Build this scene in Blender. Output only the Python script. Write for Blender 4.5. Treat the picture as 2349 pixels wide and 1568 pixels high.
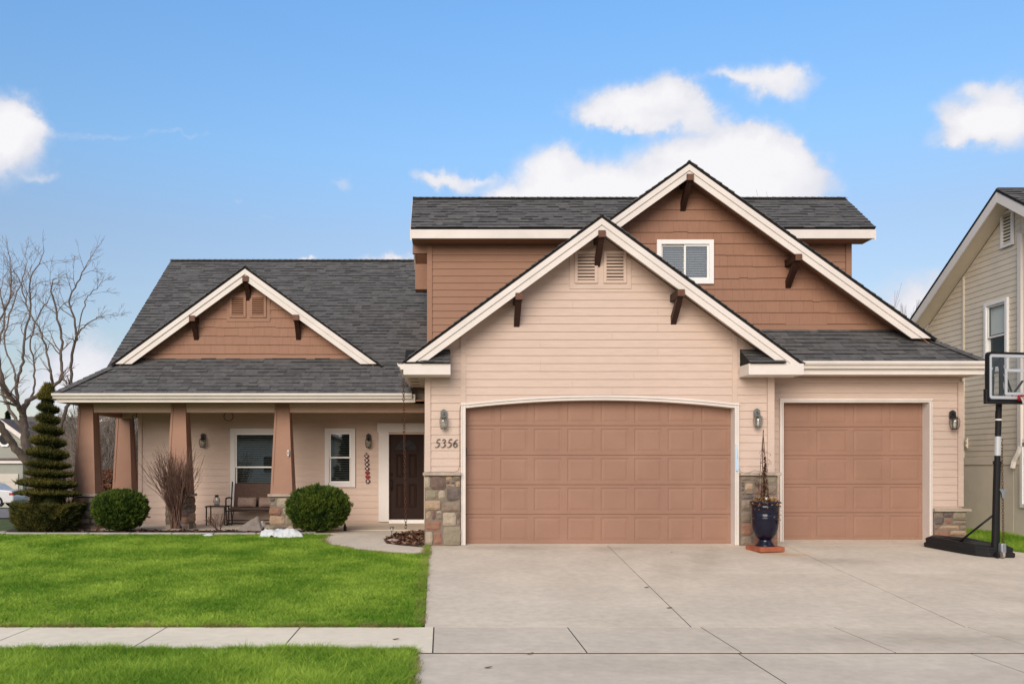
import bpy, bmesh, math, random
import numpy as np
from mathutils import Vector, Matrix, Euler
random.seed(7); rng = np.random.default_rng(7)
for o in list(bpy.data.objects): bpy.data.objects.remove(o)
S = bpy.context.scene
COL = S.collection
EYE = 1.464; F = 2000.0; U0 = 1013.0; V0 = 1066.0
# ---------------- camera
cd = bpy.data.cameras.new('camera'); cam = bpy.data.objects.new('camera', cd); COL.objects.link(cam)
cam.location = (0, 0, EYE); cam.rotation_euler = (math.radians(90), 0, 0)
cd.sensor_width = 36; cd.lens = F/2348*36
cd.shift_x = (1174-U0)/2348; cd.shift_y = (V0-784)/2348
cd.clip_start = .1; cd.clip_end = 3000
S.camera = cam
S.view_settings.view_transform = 'Standard'; S.view_settings.look = 'None'
S.view_settings.exposure = 0.74; S.view_settings.gamma = 1; S.view_settings.use_curve_mapping = False
# ---------------- world: Nishita sky + clouds laid out by direction
SUN_EL, SUN_AZ = 22.5, 199.0   # azimuth clockwise from +Y
W = bpy.data.worlds.new('World'); S.world = W; W.use_nodes = True
nt = W.node_tree; nt.nodes.clear()
def N(t, tree=None, **kw):
    n = (tree or nt).nodes.new(t)
    for k, v in kw.items(): setattr(n, k, v)
    return n
def mth(op, a, b=None, c=None, tree=None, clamp=False):
    n = N('ShaderNodeMath', tree, operation=op); n.use_clamp = clamp
    T = tree or nt
    for i, x in enumerate((a, b, c)):
        if x is None: continue
        if isinstance(x, (int, float)): n.inputs[i].default_value = x
        else: T.links.new(x, n.inputs[i])
    return n.outputs[0]
sky = N('ShaderNodeTexSky', sky_type='NISHITA', sun_disc=False)
sky.sun_elevation = math.radians(SUN_EL); sky.sun_rotation = math.radians(SUN_AZ)
sky.air_density = 1.0; sky.dust_density = .6; sky.ozone_density = 1.6; sky.altitude = 800
tc = N('ShaderNodeTexCoord'); L = nt.links.new
sep = N('ShaderNodeSeparateXYZ'); L(tc.outputs['Generated'], sep.inputs[0])
def noise(scale, detail, rough, off=(0,0,0), sc=(1,1,1)):
    mp = N('ShaderNodeMapping'); L(tc.outputs['Generated'], mp.inputs[0]); mp.inputs['Location'].default_value = off; mp.inputs['Scale'].default_value = sc
    n = N('ShaderNodeTexNoise'); L(mp.outputs[0], n.inputs['Vector']); n.inputs['Scale'].default_value = scale; n.inputs['Detail'].default_value = detail; n.inputs['Roughness'].default_value = rough
    return n.outputs['Fac']
n1 = noise(9, 9, .62); n2 = noise(9, 9, .62, (3.1, 1.7, .4)); n3 = noise(38, 6, .6, (1, 5, 2))
dx = mth('ADD', mth('MULTIPLY', mth('SUBTRACT', n1, .5), .06), mth('MULTIPLY', mth('SUBTRACT', n3, .5), .045))
dz = mth('ADD', mth('MULTIPLY', mth('SUBTRACT', n2, .5), .05), mth('MULTIPLY', mth('SUBTRACT', n3, .5), .03))
yy = mth('MAXIMUM', sep.outputs[1], .02)
A = mth('ADD', mth('DIVIDE', sep.outputs[0], yy), dx)
B = mth('ADD', mth('DIVIDE', sep.outputs[2], yy), dz)
front = mth('GREATER_THAN', sep.outputs[1], .05)
# clouds: centre (right, up) and half sizes as tangents of the view direction, weight
CL = [(1365,262,70,34,1.1),(1440,245,62,42,1.0),(1545,210,44,42,1.1),(1500,240,60,45,.9),(1600,262,55,34,1.0),(1490,290,110,16,.7),
      (1700,330,90,45,1.1),(1620,400,150,70,1.2),(1760,400,100,75,1.0),(1480,430,140,55,.9),(1370,430,90,50,.7),(1280,370,62,40,.75),(1820,350,40,40,.5),(1560,350,80,30,.7),(1860,390,50,50,.6),(1250,395,80,40,.6),(1240,440,90,30,.8),(1350,460,120,30,.9),(1700,470,160,50,.9),(1500,500,300,40,.8),
      (990,405,50,24,.85),(1050,425,60,22,.8),(1110,405,45,14,.6),(1175,440,50,16,.6),
      (1735,178,75,34,.68),(1815,172,60,32,.68),(1800,218,62,30,.66),(1670,182,70,15,.5),(2310,262,90,70,1.2),(2250,300,85,42,.95),(2190,315,60,22,.6),(2225,208,50,22,.6),(2160,245,34,28,.5),(2210,268,60,22,.6),
      (5,280,60,60,1.2),(70,290,45,30,.75),(-60,330,140,90,1.2),(10,345,50,30,.8),
      (2105,700,75,60,1.4),(190,840,95,80,1.15),(110,900,110,60,.7),(20,740,60,40,.4),(895,594,55,17,1.5),(700,594,26,9,1.3),(770,425,40,24,.5),(545,460,18,8,.42),(80,410,36,12,.42),(610,485,22,8,.36),(250,312,110,8,.36),(430,305,110,6,.32),
      (1450,640,500,70,.7),(2500,600,200,60,.5)]
acc = None
for (u, v, ru, rv, w) in CL:
    ca, cb = (u-U0)/F, (V0-v)/F
    ex = mth('DIVIDE', mth('SUBTRACT', A, ca), ru/F); ez = mth('DIVIDE', mth('SUBTRACT', B, cb), rv/F)
    d2 = mth('ADD', mth('MULTIPLY', ex, ex), mth('MULTIPLY', ez, ez))
    g = mth('MULTIPLY', mth('POWER', 2.718, mth('MULTIPLY', d2, -1.0)), w)
    acc = g if acc is None else mth('ADD', acc, g)
acc = mth('MULTIPLY', acc, front)
fine = noise(60, 6, .6, (4, 2, 7))
dens = mth('ADD', acc, mth('MULTIPLY', mth('SUBTRACT', fine, .5), .50))
mr = N('ShaderNodeMapRange', interpolation_type='SMOOTHSTEP'); L(dens, mr.inputs[0]); mr.inputs[1].default_value = .14; mr.inputs[2].default_value = .98
# unseen clouds added off the framed directions, denser, for neutral light
nb = noise(2.6, 8, .6, (7, 3, 1), (1, 1, 1.6))
mb_ = N('ShaderNodeMapRange', interpolation_type='SMOOTHSTEP'); L(nb, mb_.inputs[0]); mb_.inputs[1].default_value = .40; mb_.inputs[2].default_value = .56
beh = N('ShaderNodeMapRange', interpolation_type='SMOOTHSTEP'); L(sep.outputs[1], beh.inputs[0]); beh.inputs[1].default_value = .62; beh.inputs[2].default_value = .40
rear = mth('MULTIPLY', mb_.outputs[0], beh.outputs[0])
mask = mth('MAXIMUM', mr.outputs[0], rear)
mask = mth('MULTIPLY', mask, mth('GREATER_THAN', sep.outputs[2], -.01))
# cloud colour: bright tops, slightly grey-blue bodies
cs = N('ShaderNodeMapRange'); L(mth('ADD', acc, mth('MULTIPLY', mth('SUBTRACT', n1, .5), 2.6)), cs.inputs[0]); cs.inputs[1].default_value = .45; cs.inputs[2].default_value = 1.5
cr = N('ShaderNodeMixRGB'); L(cs.outputs[0], cr.inputs[0])
SKS = .12
cr.inputs[1].default_value = tuple(c/SKS for c in (.44, .45, .50)) + (1,); cr.inputs[2].default_value = tuple(c/SKS for c in (.56, .555, .57)) + (1,)
tr_ = N('ShaderNodeValToRGB'); L(sep.outputs[2], tr_.inputs[0])
e0 = tr_.color_ramp.elements; e0[0].position = 0.0; e0[0].color = (.245,.21,.205,1); e0[1].position = .46; e0[1].color = (.415,.55,.615,1)
for p_, c_ in ((.12,(.335,.29,.265,1)), (.25,(.41,.38,.365,1)), (.335,(.42,.485,.50,1))):
    ee = e0.new(p_); ee.color = c_
tint = N('ShaderNodeMixRGB', blend_type='MULTIPLY'); tint.inputs[0].default_value = 1; L(sky.outputs[0], tint.inputs[1]); L(tr_.outputs[0], tint.inputs[2])
dbl = N('ShaderNodeMixRGB', blend_type='ADD'); dbl.inputs[0].default_value = 1; L(tint.outputs[0], dbl.inputs[1]); L(tint.outputs[0], dbl.inputs[2]); tint = dbl
mx = N('ShaderNodeMixRGB'); L(mask, mx.inputs[0]); L(tint.outputs[0], mx.inputs[1]); L(cr.outputs[0], mx.inputs[2])
bg = N('ShaderNodeBackground'); L(mx.outputs[0], bg.inputs[0]); bg.inputs[1].default_value = SKS
wo = N('ShaderNodeOutputWorld'); L(bg.outputs[0], wo.inputs[0])
# ---------------- sun, hazy and soft
sl = bpy.data.lights.new('sun', 'SUN'); sl.energy = 1.95; sl.angle = math.radians(40); sl.color = (1, .88, .75)
so = bpy.data.objects.new('sun', sl); COL.objects.link(so)
el, az = math.radians(SUN_EL), math.radians(SUN_AZ)
sd = Vector((math.sin(az)*math.cos(el), math.cos(az)*math.cos(el), math.sin(el)))
so.rotation_euler = sd.to_track_quat('Z', 'Y').to_euler(); so.location = (-6, -10, 20)

# ---------------- helpers
def P(u, v, Y): return Vector(((u-U0)*Y/F, Y, EYE-(v-V0)*Y/F))
def XX(u, Y): return (u-U0)*Y/F
def ZZ(v, Y): return EYE-(v-V0)*Y/F
def gnd(Y):
    if Y <= 10: return -.39
    if Y <= 16: return -.39 + (Y-10)*.065
    if Y <= 17.6: return (Y-16)*.045
    return .072
def G(u, v):
    lo, hi = 4.0, 17.6
    for _ in range(40):
        m = (lo+hi)/2
        if ZZ(v, m) > gnd(m): lo = m
        else: hi = m
    return Vector((XX(u, lo), lo, gnd(lo)))
ORG = {}
class MB:
    def __init__(s, xf=None): s.v = []; s.f = []; s.m = []; s.xf = xf
    def add(s, vs, fs, mi=0):
        b = len(s.v)
        s.v += [Vector(p) for p in vs] if s.xf is None else [s.xf(Vector(p)) for p in vs]
        s.f += [[b+i for i in f] for f in fs]; s.m += [mi]*len(fs); return s
    def box(s, x0, x1, y0, y1, z0, z1, mi=0):
        return s.add([(x0,y0,z0),(x1,y0,z0),(x1,y1,z0),(x0,y1,z0),(x0,y0,z1),(x1,y0,z1),(x1,y1,z1),(x0,y1,z1)],
              [(0,3,2,1),(4,5,6,7),(0,1,5,4),(1,2,6,5),(2,3,7,6),(3,0,4,7)], mi)
    def obox(s, c, ax, ay, az, mi=0):     # half-axis vectors
        c = Vector(c); ax = Vector(ax); ay = Vector(ay); az = Vector(az)
        vs = [c+i*ax+j*ay+k*az for k in (-1,1) for (i,j) in ((-1,-1),(1,-1),(1,1),(-1,1))]
        return s.add(vs, [(0,3,2,1),(4,5,6,7),(0,1,5,4),(1,2,6,5),(2,3,7,6),(3,0,4,7)], mi)
    def prism(s, pts, y0, y1, mi=0):      # polygon in XZ; y0/y1 numbers or functions of z
        f0 = y0 if callable(y0) else (lambda z: y0); f1 = y1 if callable(y1) else (lambda z: y1)
        n = len(pts)
        a = sum(pts[i][0]*pts[(i+1)%n][1]-pts[(i+1)%n][0]*pts[i][1] for i in range(n))
        if a < 0: pts = pts[::-1]
        vs = [(x, f0(z), z) for x, z in pts] + [(x, f1(z), z) for x, z in pts]
        fs = [list(range(n)), list(range(2*n-1, n-1, -1))] + [(i, n+i, n+(i+1)%n, (i+1)%n) for i in range(n)]
        return s.add(vs, fs, mi)
    def flat(s, pts, z0, z1, mi=0):       # polygon in XY extruded in Z ; z1 may be a function (x,y)
        n = len(pts); g0 = z0 if callable(z0) else (lambda x, y: z0); g1 = z1 if callable(z1) else (lambda x, y: z1)
        a = sum(pts[i][0]*pts[(i+1)%n][1]-pts[(i+1)%n][0]*pts[i][1] for i in range(n))
        if a < 0: pts = pts[::-1]
        vs = [(x, y, g0(x, y)) for x, y in pts] + [(x, y, g1(x, y)) for x, y in pts]
        fs = [list(range(n-1, -1, -1)), list(range(n, 2*n))] + [(i, (i+1)%n, n+(i+1)%n, n+i) for i in range(n)]
        return s.add(vs, fs, mi)
    def strip(s, xs, lo, hi, y0, y1, mi=0):
        for a, b in zip(xs[:-1], xs[1:]):
            s.prism([(a, lo(a)), (b, lo(b)), (b, hi(b)), (a, hi(a))], y0, y1, mi)
        return s
    def tube(s, pts, rad, n=6, mi=0, caps=True):
        pts = [Vector(p) for p in pts]
        if not isinstance(rad, (list, tuple)): rad = [rad]*len(pts)
        vs = []; up = None
        for i, p in enumerate(pts):
            d = (pts[min(i+1, len(pts)-1)]-pts[max(i-1, 0)])
            if d.length < 1e-9: d = Vector((0,0,1))
            d.normalize()
            if up is None: up = Vector((0,0,1)) if abs(d.z) < .9 else Vector((1,0,0))
            a = d.cross(up)
            if a.length < 1e-6: a = d.orthogonal()
            a.normalize(); b = a.cross(d); up = b
            vs += [p+rad[i]*(math.cos(t)*a+math.sin(t)*b) for t in [2*math.pi*k/n for k in range(n)]]
        fs = []
        for i in range(len(pts)-1):
            for k in range(n):
                fs.append((i*n+k, i*n+(k+1)%n, (i+1)*n+(k+1)%n, (i+1)*n+k))
        if caps: fs += [list(range(n-1, -1, -1)), list(range((len(pts)-1)*n, len(pts)*n))]
        return s.add(vs, fs, mi)
    def lathe(s, prof, c, n=28, mi=0):    # prof [(r,z)]
        vs = []; c = Vector(c)
        for r, z in prof: vs += [c+Vector((r*math.cos(2*math.pi*k/n), r*math.sin(2*math.pi*k/n), z)) for k in range(n)]
        fs = [(i*n+k, i*n+(k+1)%n, (i+1)*n+(k+1)%n, (i+1)*n+k) for i in range(len(prof)-1) for k in range(n)]
        fs += [list(range(n-1,-1,-1)), list(range((len(prof)-1)*n, len(prof)*n))]
        return s.add(vs, fs, mi)
    def torus(s, c, R, r, ax='y', n=16, m=6, sx=1, sz=1, mi=0):
        c = Vector(c); vs = []
        for i in range(n):
            t = 2*math.pi*i/n
            for j in range(m):
                p = 2*math.pi*j/m; q = R+r*math.cos(p)
                a, b, d = q*math.cos(t)*sx, q*math.sin(t)*sz, r*math.sin(p)
                vs.append(c+Vector({'y':(a,d,b),'z':(a,b,d),'x':(d,a,b)}[ax]))
        return s.add(vs, [(i*m+j, ((i+1)%n)*m+j, ((i+1)%n)*m+(j+1)%m, i*m+(j+1)%m) for i in range(n) for j in range(m)], mi)
    def mesh(s, name, org, mats, smooth=False):
        me = bpy.data.meshes.new(name)
        me.from_pydata([tuple(p-org) for p in s.v], [], s.f)
        for m in (mats if isinstance(mats, (list, tuple)) else [mats]): me.materials.append(m)
        me.polygons.foreach_set('material_index', s.m)
        if smooth: me.polygons.foreach_set('use_smooth', [True]*len(s.f))
        me.update(); return me
def tag(o, label=None, cat=None, group=None, kind=None):
    for k, v in (('label', label), ('category', cat), ('group', group), ('kind', kind)):
        if v: o[k] = v
    return o
def link(o, parent, org):
    COL.objects.link(o); org = Vector(org); ORG[o.name] = org
    if parent is not None:
        o.parent = parent; o.location = org-ORG[parent.name]
    else: o.location = org
    return o
def empty(name, org): 
    o = bpy.data.objects.new(name, None); o.empty_display_size = .2
    return link(o, None, org)
def emptyp(name, org, parent):
    return link(bpy.data.objects.new(name, None), parent, org)
def obj(name, mb, mat, parent=None, org=None, smooth=False, bevel=0, label=None):
    if org is None:
        vs = np.array([tuple(v) for v in mb.v]); lo, hi = vs.min(0), vs.max(0)
        org = Vector(((lo[0]+hi[0])/2, (lo[1]+hi[1])/2, lo[2]))
    o = bpy.data.objects.new(name, mb.mesh(name, Vector(org), mat, smooth))
    if bevel:
        b = o.modifiers.new('bevel', 'BEVEL'); b.width = bevel; b.segments = 2; b.limit_method = 'ANGLE'
    if label: o['label'] = label
    return link(o, parent, org)
def place(name, me, parent, loc, rot=None, scale=None, label=None):   # object sharing a mesh
    o = bpy.data.objects.new(name, me)
    if rot: o.rotation_euler = rot
    if scale: o.scale = scale
    link(o, parent, loc)
    if label: o['label'] = label
    return o
def npmesh(name, V, Fc, mats, parent=None, org=(0,0,0), tint=None, mi=None, smooth=False):
    V = np.asarray(V, dtype=np.float32)-np.array(org, dtype=np.float32); Fc = np.asarray(Fc, dtype=np.int32)
    me = bpy.data.meshes.new(name); k = Fc.shape[1]
    me.vertices.add(len(V)); me.vertices.foreach_set('co', V.ravel())
    me.loops.add(Fc.size); me.loops.foreach_set('vertex_index', Fc.ravel())
    me.polygons.add(len(Fc)); me.polygons.foreach_set('loop_start', np.arange(0, Fc.size, k, dtype=np.int32))
    try: me.polygons.foreach_set('loop_total', np.full(len(Fc), k, dtype=np.int32))
    except Exception: pass
    for m in (mats if isinstance(mats, (list, tuple)) else [mats]): me.materials.append(m)
    if mi is not None: me.polygons.foreach_set('material_index', np.asarray(mi, dtype=np.int32))
    if smooth: me.polygons.foreach_set('use_smooth', np.ones(len(Fc), dtype=bool))
    if tint is not None:
        ca = me.color_attributes.new('tint', 'FLOAT_COLOR', 'POINT')
        t = np.ones((len(V), 4), dtype=np.float32); t[:, :3] = np.asarray(tint, dtype=np.float32).reshape(-1, 1) if np.ndim(tint) == 1 else tint
        ca.data.foreach_set('color', t.ravel())
    me.update(calc_edges=True); me.validate()
    return link(bpy.data.objects.new(name, me), parent, org)

# ---------------- materials
def mat(name, col, rough=.7, var=.12, scale=3.0, bump=.15, bscale=60, spec=.3, metal=0, stretch=(1,1,1), col2=None, dirt=0, rnd=0, bdist=.004):
    m = bpy.data.materials.new(name); m.use_nodes = True; t = m.node_tree; bs = t.nodes['Principled BSDF']; LK = t.links.new
    ge = N('ShaderNodeNewGeometry', t); mp = N('ShaderNodeMapping', t); LK(ge.outputs['Position'], mp.inputs[0]); mp.inputs['Scale'].default_value = stretch
    a = N('ShaderNodeTexNoise', t); LK(mp.outputs[0], a.inputs[0]); a.inputs['Scale'].default_value = scale; a.inputs['Detail'].default_value = 6; a.inputs['Roughness'].default_value = .6
    mrr = N('ShaderNodeMapRange', t); LK(a.outputs['Fac'], mrr.inputs[0]); mrr.inputs[1].default_value = .3; mrr.inputs[2].default_value = .7
    mixn = N('ShaderNodeMixRGB', t); LK(mrr.outputs[0], mixn.inputs[0])
    c2 = col2 or tuple(min(1, c*(1+var)) for c in col); c1 = col if col2 else tuple(c*(1-var) for c in col)
    mixn.inputs[1].default_value = (*c1, 1); mixn.inputs[2].default_value = (*c2, 1); out = mixn.outputs[0]
    if rnd:
        oi = N('ShaderNodeObjectInfo', t); rr = N('ShaderNodeMapRange', t); LK(oi.outputs['Random'], rr.inputs[0]); rr.inputs[3].default_value = 1-rnd; rr.inputs[4].default_value = 1+rnd
        mm = N('ShaderNodeMixRGB', t, blend_type='MULTIPLY'); mm.inputs[0].default_value = 1; LK(out, mm.inputs[1]); LK(rr.outputs[0], mm.inputs[2]); out = mm.outputs[0]
    if dirt:
        d = N('ShaderNodeTexNoise', t); LK(ge.outputs['Position'], d.inputs[0]); d.inputs['Scale'].default_value = .9; d.inputs['Detail'].default_value = 8
        dr = N('ShaderNodeMapRange', t); LK(d.outputs['Fac'], dr.inputs[0]); dr.inputs[1].default_value = .35; dr.inputs[2].default_value = .65; dr.inputs[3].default_value = 1-dirt; dr.inputs[4].default_value = 1
        mm = N('ShaderNodeMixRGB', t, blend_type='MULTIPLY'); mm.inputs[0].default_value = 1; LK(out, mm.inputs[1]); LK(dr.outputs[0], mm.inputs[2]); out = mm.outputs[0]
    LK(out, bs.inputs['Base Color']); bs.inputs['Roughness'].default_value = rough; bs.inputs['Metallic'].default_value = metal
    bs.inputs['Specular IOR Level'].default_value = spec
    if bump:
        b = N('ShaderNodeTexNoise', t); LK(mp.outputs[0], b.inputs[0]); b.inputs['Scale'].default_value = bscale; b.inputs['Detail'].default_value = 4
        bn = N('ShaderNodeBump', t); LK(b.outputs['Fac'], bn.inputs['Height']); bn.inputs['Strength'].default_value = bump; bn.inputs['Distance'].default_value = bdist
        LK(bn.outputs[0], bs.inputs['Normal'])
    return m
def leafmat(name, c1, c2, rough=.6, trans=.25, scale=1.2, spec=.25):
    m = bpy.data.materials.new(name); m.use_nodes = True; t = m.node_tree; bs = t.nodes['Principled BSDF']; LK = t.links.new
    at = N('ShaderNodeAttribute', t); at.attribute_name = 'tint'
    ge = N('ShaderNodeNewGeometry', t); a = N('ShaderNodeTexNoise', t); LK(ge.outputs['Position'], a.inputs[0]); a.inputs['Scale'].default_value = scale; a.inputs['Detail'].default_value = 5
    ad = mth('ADD', mth('MULTIPLY', at.outputs['Fac'], .65, tree=t), mth('MULTIPLY', mth('SUBTRACT', a.outputs['Fac'], .5, tree=t), 1.3, tree=t), tree=t, clamp=True)
    mixn = N('ShaderNodeMixRGB', t); LK(ad, mixn.inputs[0]); mixn.inputs[1].default_value = (*c1, 1); mixn.inputs[2].default_value = (*c2, 1)
    LK(mixn.outputs[0], bs.inputs['Base Color']); bs.inputs['Roughness'].default_value = rough; bs.inputs['Specular IOR Level'].default_value = spec
    if trans:
        tr = N('ShaderNodeBsdfTranslucent', t); LK(mixn.outputs[0], tr.inputs[0]); ms = N('ShaderNodeMixShader', t); ms.inputs[0].default_value = trans
        LK(bs.outputs[0], ms.inputs[1]); LK(tr.outputs[0], ms.inputs[2]); LK(ms.outputs[0], t.nodes['Material Output'].inputs[0])
    return m
def glassmat(name, tintc=(.9,.93,.92), refl=1.0, f0=.05):
    m = bpy.data.materials.new(name); m.use_nodes = True; t = m.node_tree; t.nodes.clear(); LK = t.links.new
    tr = N('ShaderNodeBsdfTransparent', t); tr.inputs[0].default_value = (*tintc, 1)
    gl = N('ShaderNodeBsdfGlossy', t); gl.inputs['Roughness'].default_value = .02
    ge = N('ShaderNodeNewGeometry', t); dp = N('ShaderNodeVectorMath', t, operation='DOT_PRODUCT'); LK(ge.outputs['Incoming'], dp.inputs[0]); LK(ge.outputs['Normal'], dp.inputs[1])
    om = mth('SUBTRACT', 1.0, mth('ABSOLUTE', dp.outputs['Value'], tree=t), tree=t, clamp=True); fres = mth('ADD', f0, mth('MULTIPLY', mth('POWER', om, 5.0, tree=t), .95, tree=t), tree=t)
    ms = N('ShaderNodeMixShader', t); LK(mth('MULTIPLY', fres, refl*1.5, tree=t, clamp=True), ms.inputs[0]); LK(tr.outputs[0], ms.inputs[1]); LK(gl.outputs[0], ms.inputs[2])
    LK(ms.outputs[0], N('ShaderNodeOutputMaterial', t).inputs[0]); return m
GR = (3, 3, 30)
m_tan = mat('tan siding paint', (.585,.447,.366), .6, .06, 2, .25, 20, stretch=(1.5,1,14), dirt=.05)
m_tand = m_tan
m_beam = mat('porch beam paint', (.62,.42,.33), .6, .05, 2, .15, 20)
m_brown = mat('brown siding paint', (.30,.158,.10), .6, .06, 2, .25, 20, stretch=(1.5,1,14), dirt=.05)
m_shake = mat('brown shake paint', (.29,.15,.095), .65, .07, 3, .5, 16, stretch=(12,1,1.2), rnd=.025)
m_door = mat('garage door paint', (.305,.170,.117), .55, .06, 1.5, .2, 80, dirt=.07)
m_col = mat('column paint', (.34,.185,.125), .6, .05, 3, .2, 40, dirt=.06)
m_trim = mat('off white trim paint', (.70,.635,.58), .5, .05, 3, .12, 30, dirt=.07)
m_white = mat('white vinyl', (.78,.76,.73), .4, .02, 3, .03, 30)
m_porchtrim = mat('window trim paint', (.70,.66,.63), .5, .03, 3, .08, 30)
m_brk = mat('shaded bracket wood', (.032,.011,.006), .55, .25, 5, .3, 30, stretch=(6,6,1))  # underside shade is put into this dark brown
m_brkend = mat('bracket end grain', (.13,.055,.03), .6, .2, 8, .3, 30)
m_soffit = mat('brown soffit paint', (.36,.20,.12), .7, .06, 2, .1, 30)
SH = [mat('shingle charcoal', (.108,.104,.101), .95, .2, 9, .8, 220, spec=.1, bdist=.003),
      mat('shingle slate', (.098,.095,.093), .95, .2, 9, .8, 220, spec=.1, bdist=.003),
      mat('shingle grey brown', (.118,.112,.107), .95, .2, 9, .8, 220, spec=.1, bdist=.003),
      mat('shingle dark', (.082,.079,.078), .95, .2, 9, .8, 220, spec=.1, bdist=.003)]
m_felt = mat('roof underlay', (.03,.03,.032), .95, .1)
m_edge = mat('shingle edge black', (.012,.011,.011), .9, .2)  # asphalt black; on butt edges it also paints the courses' shadow lines
m_concrete = mat('driveway concrete', (.68,.58,.455), .85, .09, 9, .35, 120, dirt=.13)
def stains(m, spots):
    t = m.node_tree; LK = t.links.new; bs = t.nodes['Principled BSDF']; src = bs.inputs['Base Color'].links[0].from_socket
    ge = N('ShaderNodeNewGeometry', t); sp = N('ShaderNodeSeparateXYZ', t); LK(ge.outputs['Position'], sp.inputs[0])
    nz_ = N('ShaderNodeTexNoise', t); LK(ge.outputs['Position'], nz_.inputs[0]); nz_.inputs['Scale'].default_value = 2.2; nz_.inputs['Detail'].default_value = 8; nz_.inputs['Roughness'].default_value = .65
    wob = mth('MULTIPLY', mth('SUBTRACT', nz_.outputs['Fac'], .52, tree=t), 3.2, tree=t)
    for (x, y, rx, ry, ang, col, st) in spots:
        ca, sa = math.cos(ang), math.sin(ang); dx = mth('SUBTRACT', sp.outputs[0], x, tree=t); dy = mth('SUBTRACT', sp.outputs[1], y, tree=t)
        u = mth('DIVIDE', mth('ADD', mth('MULTIPLY', dx, ca, tree=t), mth('MULTIPLY', dy, sa, tree=t), tree=t), rx, tree=t); v = mth('DIVIDE', mth('SUBTRACT', mth('MULTIPLY', dy, ca, tree=t), mth('MULTIPLY', dx, sa, tree=t), tree=t), ry, tree=t)
        d2 = mth('ADD', mth('ADD', mth('MULTIPLY', u, u, tree=t), mth('MULTIPLY', v, v, tree=t), tree=t), wob, tree=t)
        f = mth('MULTIPLY', mth('POWER', 2.718, mth('MULTIPLY', mth('MAXIMUM', d2, 0, tree=t), -1.2, tree=t), tree=t), st*1.15, tree=t, clamp=True)
        mm = N('ShaderNodeMixRGB', t, blend_type='MULTIPLY'); LK(f, mm.inputs[0]); LK(src, mm.inputs[1]); mm.inputs[2].default_value = (*col, 1); src = mm.outputs[0]
    LK(src, bs.inputs['Base Color'])
stains(m_concrete, [(1.0,15.7,1.1,.25,0,(.62,.60,.58),.45), (3.0,15.6,.5,.3,.2,(.60,.58,.56),.5), (4.4,14.6,.3,1.5,-.35,(.68,.66,.64),.42), (5.9,15.0,.45,.18,-.3,(.95,.72,.48),.75), (6.6,14.3,.6,.3,-.2,(.62,.6,.6),.45), (3.6,14.0,.25,1.6,-.25,(.75,.73,.71),.4),
    (8.6,11.3,1.2,.35,-.15,(.66,.63,.6),.5), (7.4,10.5,1.6,.18,0,(.74,.71,.68),.5), (1.8,12.2,.4,.9,.4,(.85,.83,.8),.35), (2.2,8.1,1.3,.3,0,(.8,.77,.74),.4), (5.4,9.3,1.5,.35,.1,(.72,.69,.65),.45), (9.0,9.2,1.5,.5,0,(.74,.70,.66),.5), (.4,13.3,1.3,.1,0,(.78,.76,.74),.3), (7.6,12.6,1.0,.2,-.7,(.78,.75,.72),.35)])
m_walk = mat('pavement concrete', (.86,.745,.565), .85, .06, 7, .3, 120, dirt=.08)
m_joint = mat('joint filler', (.055,.045,.035), .95, .3)
m_cap = mat('cast stone cap', (.40,.33,.26), .85, .18, 9, .8, 40, bdist=.01)
m_mortar = mat('mortar', (.20,.16,.125), .95, .15, 9, .6, 90)
ST = {k: mat('stone '+k, tuple(q*.8 for q in c), .9, .22, 7, .9, 22, col2=tuple(q*.86 for q in c2), bdist=.02) for k, c, c2 in (
    ('tan', (.40,.27,.17), (.50,.36,.25)), ('buff', (.42,.34,.25), (.50,.41,.31)), ('rust', (.28,.14,.09), (.36,.20,.14)),
    ('plum', (.15,.10,.085), (.24,.16,.13)), ('slate', (.13,.10,.088), (.20,.16,.14)), ('olive', (.27,.225,.155), (.34,.285,.205)), ('taupe', (.24,.18,.13), (.32,.25,.19)))}
m_soil = mat('bed soil and bark', (.05,.032,.022), .95, .5, 14, 1, 50, bdist=.03)
m_black = mat('black metal', (.008,.008,.009), .5, .2, 5, .1, 60, spec=.25)
m_lamp = mat('lantern black metal', (.02,.02,.02), .5, .3, 9, .3, 80, spec=.4)
m_lampg = mat('lantern weathered metal', (.13,.135,.125), .5, .3, 9, .3, 80, spec=.5)
m_glass = glassmat('window glass', f0=.13); m_lglass = glassmat('lantern glass', (.9,.9,.87), 1.0, .12); m_dglass = glassmat('dull glass', (.92,.94,.93), .5, .03)
m_dark = mat('painted interior dark', (.02,.018,.017), .9, .1, bump=0)  # near-black colour stands in for unlit depth behind openings
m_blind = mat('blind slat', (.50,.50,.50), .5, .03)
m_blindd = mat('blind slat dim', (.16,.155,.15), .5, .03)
# =====================================================  THE SETTING
def terr(x, y):
    base = gnd(y)-.03 if y > 10 else -.42
    if y > 21: base -= (y-21)*.036*min(1, max(0, (-x-6)/6)) if x < 0 else 0
    if y < 5: base = -.45
    return max(base, -3.5)
xs = [-300,-160,-100,-70,-50,-40,-34,-28,-24,-20,-16,-14,-12,-10,-8,-6,-4,-2,0,2,4,6,8,9,10,11,12,14,16,20,30,50,90,160,300]
ys = [-300,-120,-60,-30,-15,-5,0,3,5,7,8.5,10,11,12,13,14,15,16,16.5,17,17.6,18,19,20,22,24,26,28,30,33,37,42,48,55,65,80,100,130,200,400,900]
V_ = [(x, y, terr(x, y)) for y in ys for x in xs]; n_ = len(xs)
Fq = [(j*n_+i, j*n_+i+1, (j+1)*n_+i+1, (j+1)*n_+i) for j in range(len(ys)-1) for i in range(n_-1)]
m_ground = mat('turf soil', (.055,.085,.02), .95, .3, 2, .8, 60, col2=(.11,.12,.035), bdist=.02)
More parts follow.
